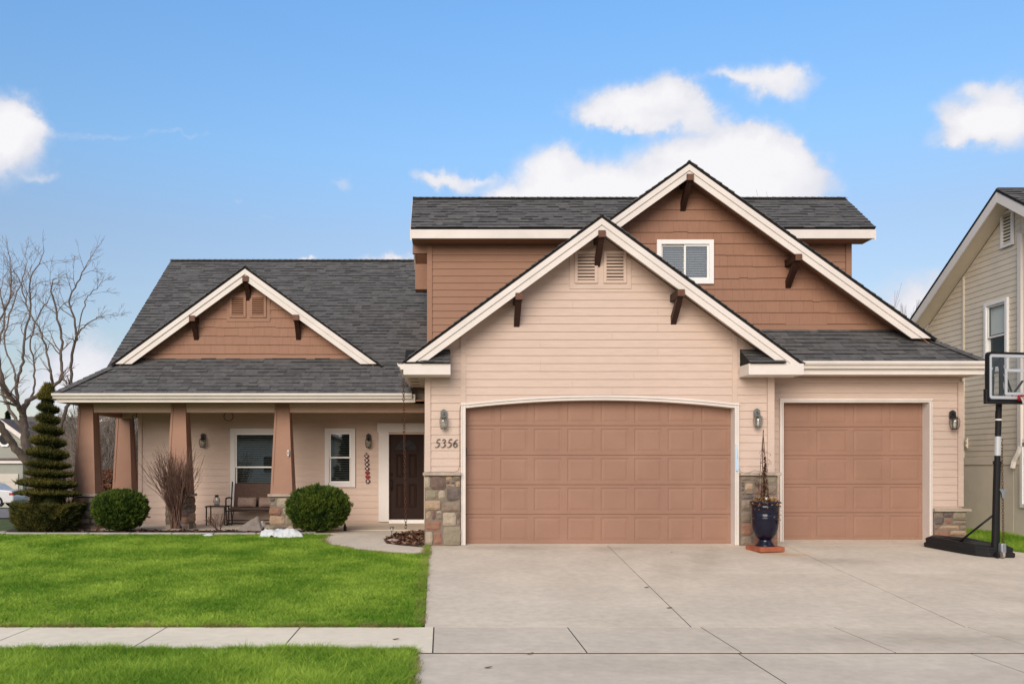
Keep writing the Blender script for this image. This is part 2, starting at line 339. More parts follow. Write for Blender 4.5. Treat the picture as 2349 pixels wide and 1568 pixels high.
m_lawn = mat('lawn thatch', (.12,.22,.018), .95, .3, 3, 1, 90, col2=(.25,.32,.05), bdist=.03)
tag(npmesh('ground', V_, Fq, m_ground), kind='structure')

def slab(name, pts, parent, mt, th=.10, dz=0.0):
    m = MB(); m.flat(pts, lambda x, y: gnd(y)-th, lambda x, y: gnd(y)+dz)
    return obj(name, m, mt, parent, bevel=.002)
# driveway: left edge -.24 .. right edge ; slabs with real gaps
m = MB(); m.flat([(-.22,10),(12.6,10),(12.6,12),(10.25,15.6),(10.0,16.9),(-.24,16.9)], lambda x,y: gnd(y)-.14, lambda x,y: gnd(y)-.0035)
DRV = tag(obj('driveway', m, m_joint), kind='structure')
g_ = .0065
jx = [(-.24,-.2), (3.03,2.86), (6.28,6.0)]
def jxa(k, Y):
    a, b = jx[k]; return a+(b-a)*(16-Y)/6
def rightx(Y): return 10.0 if Y >= 15.3 else 10.0+(15.3-Y)*.55
rows = [(10.0, 13.3), (13.3, 16.0)]
for (ya, yb) in rows:
    for k in range(3):
        if k < 2: pts = [(jxa(k,ya)+g_, ya+g_), (jxa(k+1,ya)-g_, ya+g_), (jxa(k+1,yb)-g_, yb-g_*.4), (jxa(k,yb)+g_, yb-g_*.4)]
        else: pts = [(jxa(2,ya)+g_, ya+g_), (rightx(ya), ya+g_), (rightx(15.3) if yb > 15.3 else rightx(yb), min(yb, 15.3)), (rightx(yb), yb-g_*.4), (jxa(2,yb)+g_, yb-g_*.4)]
        slab('concrete_slab', pts, DRV, m_concrete)
slab('concrete_slab', [(.36,16.005),(5.42,16.005),(5.42,16.6),(.36,16.6)], DRV, m_concrete)
slab('concrete_slab', [(5.44,16.005),(10.0,16.005),(10.0,16.9),(5.44,16.9)], DRV, m_concrete)
# sidewalk
m = MB(); m.box(-30, 30, 8.64, 10.0, -.50, -.3945); SW = tag(obj('sidewalk', m, m_joint), kind='structure')
sj = [-.09+1.53*k for k in range(-10, 12)]
for a, b in zip(sj[:-1], sj[1:]):
    m = MB(); m.box(a+.007, b-.007, 8.652, 9.990, -.48, -.39); obj('paving_slab', m, m_walk if b < .2 else m_concrete, SW, bevel=.003)
# apron between the walk and the street, grass strip to its left
m = MB(); m.box(-.25, 14, 5.4, 8.639, -.52, -.3965); AP = tag(obj('driveway_apron', m, m_joint), kind='structure')
aj = [-.24, 2.93, 5.22, 8.3, 11.5]
for a, b in zip(aj[:-1], aj[1:]):
    m = MB(); m.box(a+.008, b-.008, 5.45, 8.597, -.49, -.392); obj('concrete_slab', m, m_concrete, AP, bevel=.002)
m_asph = mat('asphalt', (.05,.05,.052), .95, .2, 3, .9, 150)
m = MB(); m.box(-200, 200, -6, 5.3, -.52, -.44); tag(obj('street', m, m_asph), kind='structure')
m = MB(); m.box(-200, 200, 5.3, 5.45, -.52, -.40); tag(obj('kerb', m, m_concrete, bevel=.02), kind='structure')
# front walk: curved slab from the driveway to the door step
wpts_px = [(981,1257),(981,1271),(930,1270),(880,1267),(830,1262),(790,1256),(760,1250),(744,1243),(746,1234),(760,1226),(775,1219)]
wp = [(g.x, g.y) for g in (G(u, v) for u, v in wpts_px)]
wp = wp+[(-2.75,17.62),(-2.9,18.43),(-.62,18.43),(-.75,18.2)]
ml = [G(u, v) for u, v in ((906,1223),(888,1233),(880,1241),(888,1247),(915,1251),(950,1254),(974,1256.5))]
mlx = [(g.x, g.y) for g in ml]
m = MB(); m.flat(wp+[(-.72,17.9)]+mlx, lambda x, y: gnd(y)-.08, lambda x, y: gnd(y)+.012)
tag(obj('front_walk', m, m_concrete), kind='structure')
# mulch bed in the corner by the stone pier
m = MB(); m.flat([(-.66,18.3)]+[(-.72,17.9)]+mlx+[(-.31,16.0),(-.31,18.3)], lambda x, y: gnd(y)-.05, lambda x, y: gnd(y)+.006)
tag(obj('mulch_bed', m, m_soil), kind='structure')
# planting bed in front of the porch and its kerb
m = MB(); m.flat([(-8.95,17.55),(-8.75,17.5),(-3.0,17.5),(-2.78,17.6),(-2.9,18.45),(-7.9,18.45),(-8.6,19.4),(-9.3,18.9)], .02, .088)
tag(obj('planting_bed', m, m_soil), kind='structure')
LWN = [(-.235,10.0),(-.235,10.0)]
m_curb = mat('cast kerb concrete', (.42,.37,.33), .9, .12, 6, .6, 60, dirt=.2)
ce = tag(empty('garden_edging', (-5.8,17.5,.04)), 'low pale concrete edging strip between lawn and planting bed', 'edging')
cpts = [(-9.0,17.95),(-8.95,17.72),(-8.75,17.55)]+[(-8.75+k*.84,17.48+.02*math.sin(k)) for k in range(1,7)]+[(-3.0,17.5),(-2.72,17.56),(-2.58,17.72)]
for a, b in zip(cpts[:-1], cpts[1:]):
    a = Vector((*a,0)); b = Vector((*b,0)); d = (b-a); Ln = d.length; d.normalize(); n = Vector((-d.y,d.x,0))
    m = MB(); m.obox((a+b)/2+Vector((0,0,.06)), d*(Ln/2-.004), n*.065, Vector((0,0,.055))); obj('kerb_segment', m, m_curb, ce, bevel=.02)
# lawns
lawnpoly = [(-30,10.0),(-.235,10.0),(-.27,15.9)]+[(x, y) for x, y in wp[1:10]]+[(-2.7,17.5),(-3.0,17.43),(-8.75,17.43),(-9.05,17.6),(-9.1,18.1),(-12,20),(-30,22)]
def tri_poly(pts):
    bm = bmesh.new(); vs = [bm.verts.new((x, y, 0)) for x, y in pts]; bm.faces.new(vs); 
    r = bmesh.ops.triangulate(bm, faces=bm.faces[:]); t = [[(v.co.x, v.co.y) for v in f.verts] for f in bm.faces]; bm.free(); return t
m = MB()
def inpoly(x, y, poly):
    x = np.asarray(x); y = np.asarray(y); c = np.zeros(x.shape, bool); n = len(poly)
    for i in range(n):
        x1, y1 = poly[i]; x2, y2 = poly[(i+1) % n]
        if y1 == y2: continue
        t = ((y1 > y) != (y2 > y)) & (x < (x2-x1)*(y-y1)/(y2-y1)+x1); c ^= t
    return c
bm = bmesh.new(); bm.faces.new([bm.verts.new((x, y, 0)) for x, y in lawnpoly])
for yc in (11,12,13,14,15,16,17.6):
    bmesh.ops.bisect_plane(bm, geom=bm.verts[:]+bm.edges[:]+bm.faces[:], plane_co=(0,yc,0), plane_no=(0,1,0))
bmesh.ops.triangulate(bm, faces=bm.faces[:])
for v in bm.verts: v.co.z = (gnd(v.co.y) if v.co.y < 18 else .06)+.004
me = bpy.data.meshes.new('lawn'); bm.to_mesh(me); bm.free(); me.materials.append(m_lawn)
tag(link(bpy.data.objects.new('lawn', me), None, (0,0,0)), kind='structure')
m = MB(); m.flat([(-30,5.5),(-.26,5.5),(-.26,8.64),(-30,8.64)], -.44, -.386); tag(obj('verge', m, m_lawn), kind='structure')
m = MB(); m.flat([(10.02,15.3),(12.4,11),(30,11),(30,16),(11.45,16),(11.45,28),(10.0,28)], lambda x,y: gnd(y)-.08 if y<18 else 0, lambda x,y: (gnd(y) if y<18 else .05)+.004)
tag(obj('side_lawn', m, m_lawn), kind='structure')

# grass blades
m_blade = leafmat('grass blade', (.12,.275,.014), (.60,.76,.11), .55, .35, 1.1)
def grass(name, poly, n, box, zf, hmin=.025, hmax=.06, w=.0045, extra=None, label=None, dry=0.0):
    x = rng.uniform(box[0], box[1], n*3); y = rng.uniform(box[2], box[3], n*3)
    k = inpoly(x, y, poly); x = x[k][:n]; y = y[k][:n]
    if extra is not None: x = np.concatenate([x, extra[0]]); y = np.concatenate([y, extra[1]])
    c = len(x); z = zf(x, y)
    clump = np.sin(x*9.1+np.sin(y*7.3)*2)*np.sin(y*11.7+np.cos(x*5.9)*2)*.5+.5
    c2 = np.sin(x*2.3+np.sin(y*1.9+x)*1.7)*np.sin(y*3.1+np.cos(x*1.3)*2)*.5+.5; c3 = np.sin(x*31+np.sin(y*23)*2)*np.sin(y*41+np.cos(x*27)*2)*.5+.5
    h = rng.uniform(hmin, hmax, c)*(.55+.55*clump+.35*c3); a = rng.uniform(0, 2*np.pi, c); ln = rng.uniform(.3, 1.9, c)*h; la = rng.uniform(0, 2*np.pi, c)
    dx, dy = np.cos(a)*w, np.sin(a)*w
    V = np.zeros((c, 3, 3), np.float32)
    V[:,0] = np.stack([x-dx, y-dy, z-.004], 1); V[:,1] = np.stack([x+dx, y+dy, z-.004], 1)
    V[:,2] = np.stack([x+np.cos(la)*ln, y+np.sin(la)*ln, z+h], 1)
    t = np.clip(rng.normal(.50, .26, c)+dry+(clump-.5)*.30+(c2-.5)*.42+(c3-.5)*.65, 0, 1.4)
    T = np.stack([t*.65, t*.65, t], 1).reshape(-1)
    o = npmesh(name, V.reshape(-1,3), np.arange(c*3).reshape(-1,3), m_blade, tint=T); tag(o, label, 'grass', kind='stuff'); return o
gz = lambda x, y: np.interp(y, [10,16,17.6,18,30], [-.39,0,.072,.06,.06])
vis = [(x, y) for x, y in lawnpoly]
ey = rng.uniform(10, 15.9, 5000); ex_ = -.235-np.abs(rng.normal(0, .03, 5000))
ey2 = 10+np.abs(rng.normal(0, .03, 7000)); ex2 = rng.uniform(-6, -.24, 7000)
grass('lawn_grass', vis, 400000, (-9.9, -.2, 10.0, 18.6), gz, .018, .050, .0062, (np.concatenate([ex_, ex2]), np.concatenate([ey, ey2])), 'short green front lawn between the porch bed and the pavement')
ex2 = rng.uniform(-6, -.26, 15000); ey2 = 8.66-np.abs(rng.normal(0, .05, 15000)); 
grass('verge_grass', [(-6.3,5.5),(-.26,5.5),(-.26,8.62),(-6.3,8.62)], 95000, (-6.3, -.26, 7.0, 8.62), lambda x, y: x*0-.386, .03, .085, .0045, (ex2, ey2), 'rougher green grass verge in front of the pavement')
grass('side_grass', [(10.03,15.4),(13,11),(16,11),(11.44,20),(11.44,24),(10.03,24)], 60000, (10.03, 13.5, 13, 24), gz, .03, .06, .005, None, 'narrow strip of lawn between the driveway and the beige house')
m_straw = leafmat('dry grass', (.20,.16,.06), (.55,.45,.22), .8, .3, 2)
def fringe(name, pts, n, spread, zf, label):
    global m_blade
    P0 = np.array(pts); seg = np.linalg.norm(np.diff(P0, axis=0), axis=1); cum = np.concatenate([[0], np.cumsum(seg)]); s = rng.uniform(0, cum[-1], n)
    s = s[(np.sin(s*7.0)+np.sin(s*17+1)+rng.normal(0,.8,len(s))) > -.3]; x = np.interp(s, cum, P0[:,0])+rng.normal(0, spread, len(s)); y = np.interp(s, cum, P0[:,1])+rng.normal(0, spread, len(s))
    keep = m_blade; m_blade = m_straw; bb = (0,.0001,0,.0001); grass(name, [(0,0),(1e-4,0),(1e-4,1e-4)], 1, bb, zf, .02, .055, .004, (x, y), label); m_blade = keep
fringe('dry_grass', [(-.25,10.1),(-.28,12),(-.27,14),(-.28,15.8)]+[(x, y-.03) for x, y in wp[1:10]], 9000, .035, gz, 'dry straw coloured grass fringe along the driveway and front walk')
fringe('dry_grass', [(-9,10.02),(-4,10.02),(-.3,10.02)], 13000, .03, gz, 'dry grass fringe along the far edge of the pavement')
fringe('dry_grass', [(-6.2,8.64),(-3,8.64),(-.27,8.62),(-.24,7.0)], 6500, .03, lambda x, y: x*0-.386, 'dry grass fringe along the near edge of the pavement')
# bark chips and dead leaves in beds
def chips(name, poly, n, box, z0, cols, s0, s1, label, cat):
    x = rng.uniform(box[0], box[1], n*3); y = rng.uniform(box[2], box[3], n*3); k = inpoly(x, y, poly); x = x[k][:n]; y = y[k][:n]; c = len(x)
    if c == 0: return
    base = np.array([[-1,-.4,0],[1,-.4,0],[1,.4,0],[-1,.4,0]]); V = np.zeros((c,4,3))
    for i in range(c):
        R = np.array(Euler((rng.uniform(-.7,.7), rng.uniform(-.7,.7), rng.uniform(0,6.3))).to_matrix()); V[i] = base*rng.uniform(s0, s1) @ R.T+[x[i], y[i], (z0(y[i]) if callable(z0) else z0)+rng.uniform(.005,.03)]
    mi = rng.integers(0, len(cols), c)
    o = npmesh(name, V.reshape(-1,3), np.arange(c*4).reshape(-1,4), cols, mi=mi); tag(o, label, cat, kind='stuff')
m_ch = [mat('bark chip dark', (.06,.028,.016), .9, .3, 20), mat('bark chip rust', (.16,.065,.035), .9, .3, 20), mat('bark chip pale', (.30,.17,.10), .9, .3, 20)]
chips('bark_chips', [(-.66,18.3),(-.72,17.9)]+mlx+[(-.31,16.0),(-.31,18.3)], 700, (-1.3,-.31,16,18.3), lambda y: gnd(y), [m_ch[0],m_ch[0],m_ch[1],m_ch[2]], .02, .05, 'rust brown bark chips filling the corner bed by the stone pier', 'bark')
chips('leaf_litter', [(-8.75,17.6),(-3.0,17.6),(-2.9,18.45),(-7.9,18.45)], 700, (-8.9,-2.8,17.5,18.45), .085, [m_ch[0],m_ch[0],m_ch[1]], .015, .04, 'brown leaf litter on the soil of the long porch bed', 'leaves')

# =====================================================  THE HOUSE
H = tag(empty('house', (3, 18.5, 0)), 'two storey craftsman house with tan siding, brown shake gables and three garage bays', 'house')
def clip(poly, a, b, c):     # keep a*x+b*z<=c
    out = []; n = len(poly)
    for i in range(n):
        p, q = poly[i], poly[(i+1) % n]; dp = a*p[0]+b*p[1]-c; dq = a*q[0]+b*q[1]-c
        if dp <= 0: out.append(p)
        if (dp < 0 < dq) or (dq < 0 < dp):
            t = dp/(dp-dq); out.append((p[0]+(q[0]-p[0])*t, p[1]+(q[1]-p[1])*t))
    return out
def subrect(r, h):
    x0,x1,z0,z1 = r; a0,a1,b0,b1 = h
    if a0 >= x1 or a1 <= x0 or b0 >= z1 or b1 <= z0: return [r]
    out = []
    if a0 > x0: out.append((x0,a0,z0,z1))
    if a1 < x1: out.append((a1,x1,z0,z1))
    m0, m1 = max(x0,a0), min(x1,a1)
    if b0 > z0: out.append((m0,m1,z0,b0))
    if b1 < z1: out.append((m0,m1,b1,z1))
    return out
def siding(parent, x0, x1, z0, z1, Y, pitch, mt, holes=(), cuts=(), zoff=0, xf=None, proud=.014, arch=None, name='siding_board'):
    k0 = math.floor((z0-zoff)/pitch)
    z = zoff+k0*pitch
    while z < z1-1e-4:
        lo, hi = max(z, z0), min(z+pitch, z1)
        if hi-lo > .008:
            rs = [(x0, x1, lo, hi)]
            for h in holes: rs = [q for r in rs for q in subrect(r, h)]
            rs2 = []
            for r in rs:
                if r[1]-r[0] > 3.4:
                    xm = r[0]+(r[1]-r[0])*random.choice((.28,.4,.55,.63,.72)); rs2 += [(r[0],xm-.001,r[2],r[3]),(xm+.001,r[1],r[2],r[3])]
                else: rs2.append(r)
            for r in rs2:
                if r[3]-r[2] < .008 or r[1]-r[0] < .01: continue
                pl = [(r[0],r[2]),(r[1],r[2]),(r[1],r[3]),(r[0],r[3])]
                for c in cuts: 
                    pl = clip(pl, *c)
                    if len(pl) < 3: break
                if len(pl) < 3: continue
                # drop duplicates
                q = [p for i, p in enumerate(pl) if (abs(p[0]-pl[i-1][0])+abs(p[1]-pl[i-1][1])) > 1e-5]
                if len(q) < 3: continue
                yf = (lambda zz, z=z: Y-.004-proud*(1-(zz-z)/pitch))
                m = MB(xf); m.prism(q, yf, Y+.002); obj(name, m, mt, parent)
        z += pitch
def wallrects(m, x0, x1, z0, z1, y0, y1, holes):
    rs = [(x0,x1,z0,z1)]
    for h in holes: rs = [q for r in rs for q in subrect(r, h)]
    for r in rs: m.box(r[0], r[1], y0, y1, r[2], r[3])
# ---- walls
def polyholes(m, poly, holes, y0, y1):
    ps = [poly]
    for (a0, a1, b0, b1) in holes:
        out = []
        for p in ps:
            for q in (clip(p,1,0,a0), clip(p,-1,0,-a1), clip(clip(clip(p,-1,0,-a0),1,0,a1),0,1,b0), clip(clip(clip(p,-1,0,-a0),1,0,a1),0,-1,-b1)):
                if len(q) > 2: out.append(q)
        ps = out
    for p in ps: m.prism(p, y0, y1)
gz_ = lambda x: 5.89-.735*abs(x-2.84)
GX0, GX1 = -.30, 6.08
DX0, DX1 = .431, 5.364                     # big door opening
def arch(x): 
    t = (x-(DX0+DX1)/2)/((DX1-DX0)/2); return 2.512+.145*(1-t*t)
w1 = MB(); xa = [DX0+(DX1-DX0)*i/24 for i in range(25)]
w1.box(GX0, DX0, 16, 16.22, 0, 2.512); w1.box(DX1, GX1, 16, 16.22, 0, 2.512)
w1.prism([(GX0,2.512),(DX0,2.512),(DX0,gz_(DX0)-.16),(GX0,gz_(GX0)-.16)], 16, 16.22)
w1.prism([(DX1,2.512),(GX1,2.512),(GX1,gz_(GX1)-.16),(DX1,gz_(DX1)-.16)], 16, 16.22)
xb = sorted(xa+[2.84]); w1.strip(xb, arch, lambda x: gz_(x)-.16, 16, 16.22)
w1.box(GX0, GX0+.2, 16.22, 20.6, 0, 3.35)
WG = obj('wall', w1, m_tan, H, (2.9,16.1,0), label='tan wall of the double garage')
# small garage wall
SX0, SX1, SZ = 6.46, 9.23, 2.655
w = MB(); wallrects(w, GX1, 9.87, 0, 3.2, 16.55, 16.77, [(SX0,SX1,0,SZ)]); w.box(9.67, 9.87, 16.77, 24, 0, 3.2)
WS = obj('wall', w, m_tan, H, (8,16.66,0), label='tan wall of the single garage')
# porch wall (behind) with openings
PW = [(-4.86,-3.86,.62,2.27), (-2.66,-2.16,1.0,2.26), (-1.245,-.42,.15,2.19)]   # window, small window, door (clear openings)
w = MB(); wallrects(w, -7.15, -.1, .08, 3.9, 20.6, 20.8, PW); w.box(-7.15, -6.95, 20.8, 28.3, 0, 3.9); w.box(-7.15, 9.8, 28.1, 28.3, 0, 3.9)
WP = obj('wall', w, m_tand, H, (-3.7,20.7,0), label='tan wall under the porch')
# upper storey body
w = MB(); w.box(-.30, 8.67, 18.5, 18.7, 3.0, 6.25); w.box(-.30, -.1, 18.7, 20.7, 3, 6.25); w.box(8.47, 8.67, 18.7, 20.7, 3, 6.25); w.box(-.3, 8.67, 20.5, 20.7, 3, 6.25)
for x in (-.3, 8.47): w.prism([(18.5,6.25),(20.7,6.25),(19.36,7.2)], 0, .2) if False else None
WU = obj('wall', w, m_brown, H, (4.2,18.6,3), label='brown siding wall of the upper storey')
# gable triangles of the upper storey ends
for x in (-.30, 8.47):
    m = MB(lambda p, x=x: Vector((x+p.y, p.x, p.z))); m.prism([(18.5,6.25),(20.22,6.25),(19.36,7.0)], 0, .2); obj('gable_end', m, m_brown, H)
# big upper gable wall (shakes) : front 17.0
uz = lambda x: 7.19-.72*abs(x-4.678)
WIN_U = (XX(1505,17), XX(1635,17), ZZ(652,17), ZZ(551,17))
w = MB(); polyholes(w, [(2.0,4.05),(9.05,4.05),(4.678,7.19-.15),(2.0,uz(2.0)-.15)], [(WIN_U[0]+.02,WIN_U[1]-.02,WIN_U[2]+.02,WIN_U[3]-.02)], 17.0, 17.2); WB = obj('wall', w, m_brown, H, (5,17.1,4), label='brown shake wall of the big gable')
# left porch gable wall
lz = lambda x: 5.766-.733*abs(x+4.273)
w = MB(); w.prism([(-6.75,3.8),(-1.8,3.8),(-4.273,5.766-.14)], 19.27, 19.45); WL = obj('wall', w, m_brown, H, (-4.27,19.36,3.8), label='brown shake wall of the porch gable')

# ---- siding boards
cg = [(.735,1,5.89-.17+.735*2.84), (-.735,1,5.89-.17-.735*2.84)]
VN = [(XX(1305.5,16), XX(1447,16), ZZ(663,16), 6.0)]
TL0, TL1, TR0, TR1 = XX(1056,16), XX(1068,16), XX(1678,16), XX(1690,16)
pt = .145; zo = ZZ(887.5,16)
siding(WG, TL1, TR0, 2.6, 5.8, 16, pt, m_tan, VN, cg+[], zo) if False else None
# the field above the door follows the arch: boards between trims, lowest ones cut by the arch casing
zt = lambda x: arch(x)+.06
z = zo+math.floor((2.5-zo)/pt)*pt
while z < 5.8:
    lo, hi = z, z+pt
    if lo < zt((DX0+DX1)/2):
        xx = [TL1+(TR0-TL1)*i/30 for i in range(31)]; m = MB(); ok = False
        for a, b in zip(xx[:-1], xx[1:]):
            if hi > max(zt(a), zt(b)) or hi > min(zt(a), zt(b)):
                la, lb = min(hi, max(lo, zt(a))), min(hi, max(lo, zt(b)))
                if hi-la < 1e-4 and hi-lb < 1e-4: continue
                yf = (lambda zz, z=z: 16-.004-.014*(1-(zz-z)/pt)); m.prism([(a, la), (b, lb), (b, hi+.0001), (a, hi+.0001)], yf, 16.002); ok = True
        if ok: obj('siding_board', m, m_tan, WG)
        z0n = hi
    z += pt
siding(WG, TL1, TR0, z0n, 5.8, 16, pt, m_tan, VN, cg, zo)
XCB0, XCB1 = -.30, XX(987.5,16)
siding(WG, XCB1, TL0, 1.33, 3.6, 16, pt, m_tan, [(.352,TL0,0,2.6)], cg, zo)
siding(WG, TR1, XX(1758,16), 1.33, 3.6, 16, pt, m_tan, [(TR1,5.435,0,2.6)], cg, zo)
# small garage
siding(WS, XX(1773,16.55)+.0, SX0-.06, .0, 3.05, 16.55, pt, m_tan, [], [], ZZ(883,16.55))
siding(WS, SX0-.06, SX1+.05, SZ+.06, 3.05, 16.55, pt, m_tan, [], [], ZZ(883,16.55))
siding(WS, SX1+.05, XX(2194.5,16.55), .68, 3.05, 16.55, pt, m_tan, [], [], ZZ(883,16.55))
# porch wall boards
ptr = [(-5.0,-3.72,.5,2.35), (-2.76,-2.03,.94,2.34), (-1.41,-.1,.0,2.32)]
for xa_, xb_ in ((-7.07,-5.9),(-5.9,-2.47),(-2.37,-.3)):
    siding(WP, xa_, xb_, .12, 2.84, 20.6, .152, m_tand, ptr, [], 0)
siding(WP, -2.47, -2.37, .12, 2.84, 20.6, 3.0, m_tand, ptr, [], 0, name='trim_board')
# upper storey boards
siding(WU, XX(991,18.5), 3.2, 3.6, 6.2, 18.5, .148, m_brown, [], [], ZZ(697,18.5))
siding(WU, 6.5, XX(1938,18.5), 4.5, 6.2, 18.5, .148, m_brown, [], [], ZZ(697,18.5))
# corner boards and flat trims
def board(name, x0, x1, z0, z1, yf, yb, mt, par=H, label=None): 
    m = MB(); m.box(x0, x1, yf, yb, z0, z1); return obj(name, m, mt, par, bevel=.004, label=label)
board('corner_board', XCB0-.012, XCB1, 1.33, 3.22, 15.965, 16.05, m_tan)
board('corner_board', XX(1758.5,16), GX1+.012, 1.33, 3.22, 15.965, 16.05, m_tan)
board('corner_board', XX(2195,16.55), 9.885, .68, 3.05, 16.515, 16.6, m_tan)
board('corner_board', -.312, XX(991,18.5), 3.3, 6.2, 18.465, 18.55, m_brown)
board('corner_board', XX(1938.5,18.5), 8.682, 4.2, 6.2, 18.465, 18.55, m_brown)
board('corner_board', -7.162, -7.07, .1, 2.84, 20.565, 20.65, m_tand)
m = MB(); m.prism([(TL0,2.56),(TL1,2.56),(TL1,gz_(TL1)-.2),(TL0,gz_(TL0)-.2)], 15.972, 16.0); obj('trim_board', m, m_tan, H)
m = MB(); m.prism([(TR0,2.56),(TR1,2.56),(TR1,gz_(TR1)-.2),(TR0,gz_(TR0)-.2)], 15.972, 16.0); obj('trim_board', m, m_tan, H)
board('frieze_board', GX1+.02, 9.8, 3.02, 3.12, 16.5, 16.56, m_tan)
# ---- shakes
def shakes(par, x0, x1, z0, z1, Y, pitch, cuts, holes, zoff):
    z = zoff
    while z < z1:
        x = x0-random.uniform(0, .2); off = 0
        while x < x1:
            wd = random.choice((.16,.19,.23,.27,.31)); off = off if random.random() < .55 else random.choice((0,.011,-.007,.006))
            rs = [(max(x, x0)+.0009, min(x+wd, x1)-.0009, max(z, z0), min(z+pitch, z1)+.02)]
            for h in holes: rs = [q for r in rs for q in subrect(r, h)]
            for r in rs:
                if r[1]-r[0] < .02 or r[3]-r[2] < .03: continue
                b0 = r[2]+(off if abs(r[2]-z) < 1e-6 and z > z0+.01 else 0)
                pl = [(r[0],b0),(r[1],b0),(r[1],r[3]),(r[0],r[3])]
                for c in cuts:
                    pl = clip(pl, *c)
                    if len(pl) < 3: break
                if len(pl) < 3: continue
                pr = .020+random.uniform(-.0008,.0008)
                m = MB(); m.prism(pl, lambda zz, z=z, pr=pr: Y-.003-pr*(1-(zz-z)/(pitch+.02)), Y+.004); obj('shake', m, m_shake, par)
            x += wd
        z += pitch
WIN_U = (XX(1505,17), XX(1635,17), ZZ(652,17), ZZ(551,17))
cu = [(.72,1,7.19-.15+.72*4.678), (-.72,1,7.19-.15-.72*4.678), (-.735,-1,-(5.89-.1)-.735*2.84)]
shakes(WB, 2.9, 9.05, 4.19, 7.0, 17.0, .2237, cu, [WIN_U], ZZ(1215*.329+344,17))
m = MB(); m.prism(clip(clip([(3.2,4.08),(9.0,4.08),(9.0,4.19),(3.2,4.19)], *cu[0]), *cu[2]), 16.965, 17.0); obj('band_board', m, m_brown, WB)
cl = [(.733,1,5.766-.14-.733*4.273), (-.733,1,5.766-.14+.733*4.273)]
zl = ZZ(370.7*0+561.8+ (605*.3783),19.27)
VL = (XX(114.7+1072*.3783,19.27), XX(114.7+1335*.3783,19.27), ZZ(561.8+465*.3783,19.27), 5.4)
shakes(WL, -6.7, -1.85, 3.9, 5.6, 19.27, .195, cl, [VL], ZZ(561.8+660*.3783,19.27)-.0)
m = MB(); m.prism(clip(clip([(-6.75,3.80),(-1.8,3.80),(-1.8,3.885),(-6.75,3.885)], *cl[0]), *cl[1]), 19.235, 19.27); obj('band_board', m, m_brown, WL)
# ---- roofs
ROOF = emptyp('roof', (2, 19, 3), H)
SHM = {}
def shmesh(w, k, h):
    key = (round(w, 2), k, h)
    if key not in SHM:
        m = MB(); a = .0015; L_ = .19
        m.add([(a,0,0),(w-a,0,0),(w-a,L_,0),(a,L_,0),(a,.002,h),(w-a,.002,h),(w-a,L_,.003),(a,L_,.003)], [(0,3,2,1),(4,5,6,7),(0,1,5,4),(1,2,6,5),(2,3,7,6),(3,0,4,7)])
        m.m = [0,0,1,0,0,0]; SHM[key] = m.mesh('shingle', Vector((0,0,0)), [SH[k], m_edge])
    return SHM[key]
NSH = [0]
def shingles(parent, O, Ud, Sd, left, right, T, nobj=0, skip=None, exp=.143, name='shingles', wmin=.16, wmax=.42):
    O = Vector(O); Ud = Vector(Ud).normalized(); Sd = Vector(Sd).normalized(); Nn = Ud.cross(Sd)
    rot = Matrix((Ud, Sd, Nn)).transposed().to_euler()
    big = MB(); r = 0; t = -.02
    while t < T:
        t1 = min(t+.19, T+.03); te = min(t+exp, T)
        xl, xr = left(max(t,0)), right(max(t,0)); xl1, xr1 = left(te), right(te)
        s = xl-random.uniform(0, .2); s0 = min(xl, xl1); s1 = max(xr, xr1)
        s = s0-random.uniform(0, .25)
        while s < s1:
            w = random.choice((.14,.17,.20,.24,.28,.33)) ; k = random.choices((0,1,2,3), (5,4,3,1.6))[0]; h = random.choice((.010,.018,.024))
            a, b = s, s+w; s += w
            if skip and skip((a+b)/2, t+.07): continue
            inside = a >= max(xl, xl1) and b <= min(xr, xr1)
            if r < nobj and inside and NSH[0] < 296 and t1-t > .18:
                place('shingle', shmesh(w, k, h), parent, O+Ud*a+Sd*t+Nn*.003, rot); NSH[0] += 1; continue
            a0, b0 = max(a, xl), min(b, xr); a1, b1 = max(a, xl1), min(b, xr1)
            if b0-a0 < .005 and b1-a1 < .005: continue
            b0 = max(b0, a0); b1 = max(b1, a1)
            q = lambda ss, tt, nn: O+Ud*ss+Sd*tt+Nn*(nn+.003)
            big.add([q(a0,t,0),q(b0,t,0),q(b1,t1,0),q(a1,t1,0),q(a0,t+.004,h),q(b0,t+.004,h),q(b1,t1,.003),q(a1,t1,.003)], [(0,3,2,1),(4,5,6,7),(0,1,5,4),(1,2,6,5),(2,3,7,6),(3,0,4,7)], k); big.m[-4] = 4
        t += exp; r += 1
    o = obj(name, big, SH+[m_edge], parent, O); o['kind'] = 'stuff'; return o
def slabquad(m, pts, n, th, mi=0):   # polygon in 3D extruded by -n*th
    k = len(pts); n = Vector(n).normalized(); pts = [Vector(p) for p in pts]
    m.add(pts+[p-n*th for p in pts], [list(range(k)), list(range(2*k-1, k-1, -1))]+[(i, k+i, k+(i+1)%k, (i+1)%k) for i in range(k)], mi)
c5 = 1/math.sqrt(1+.75**2); s5 = .75*c5
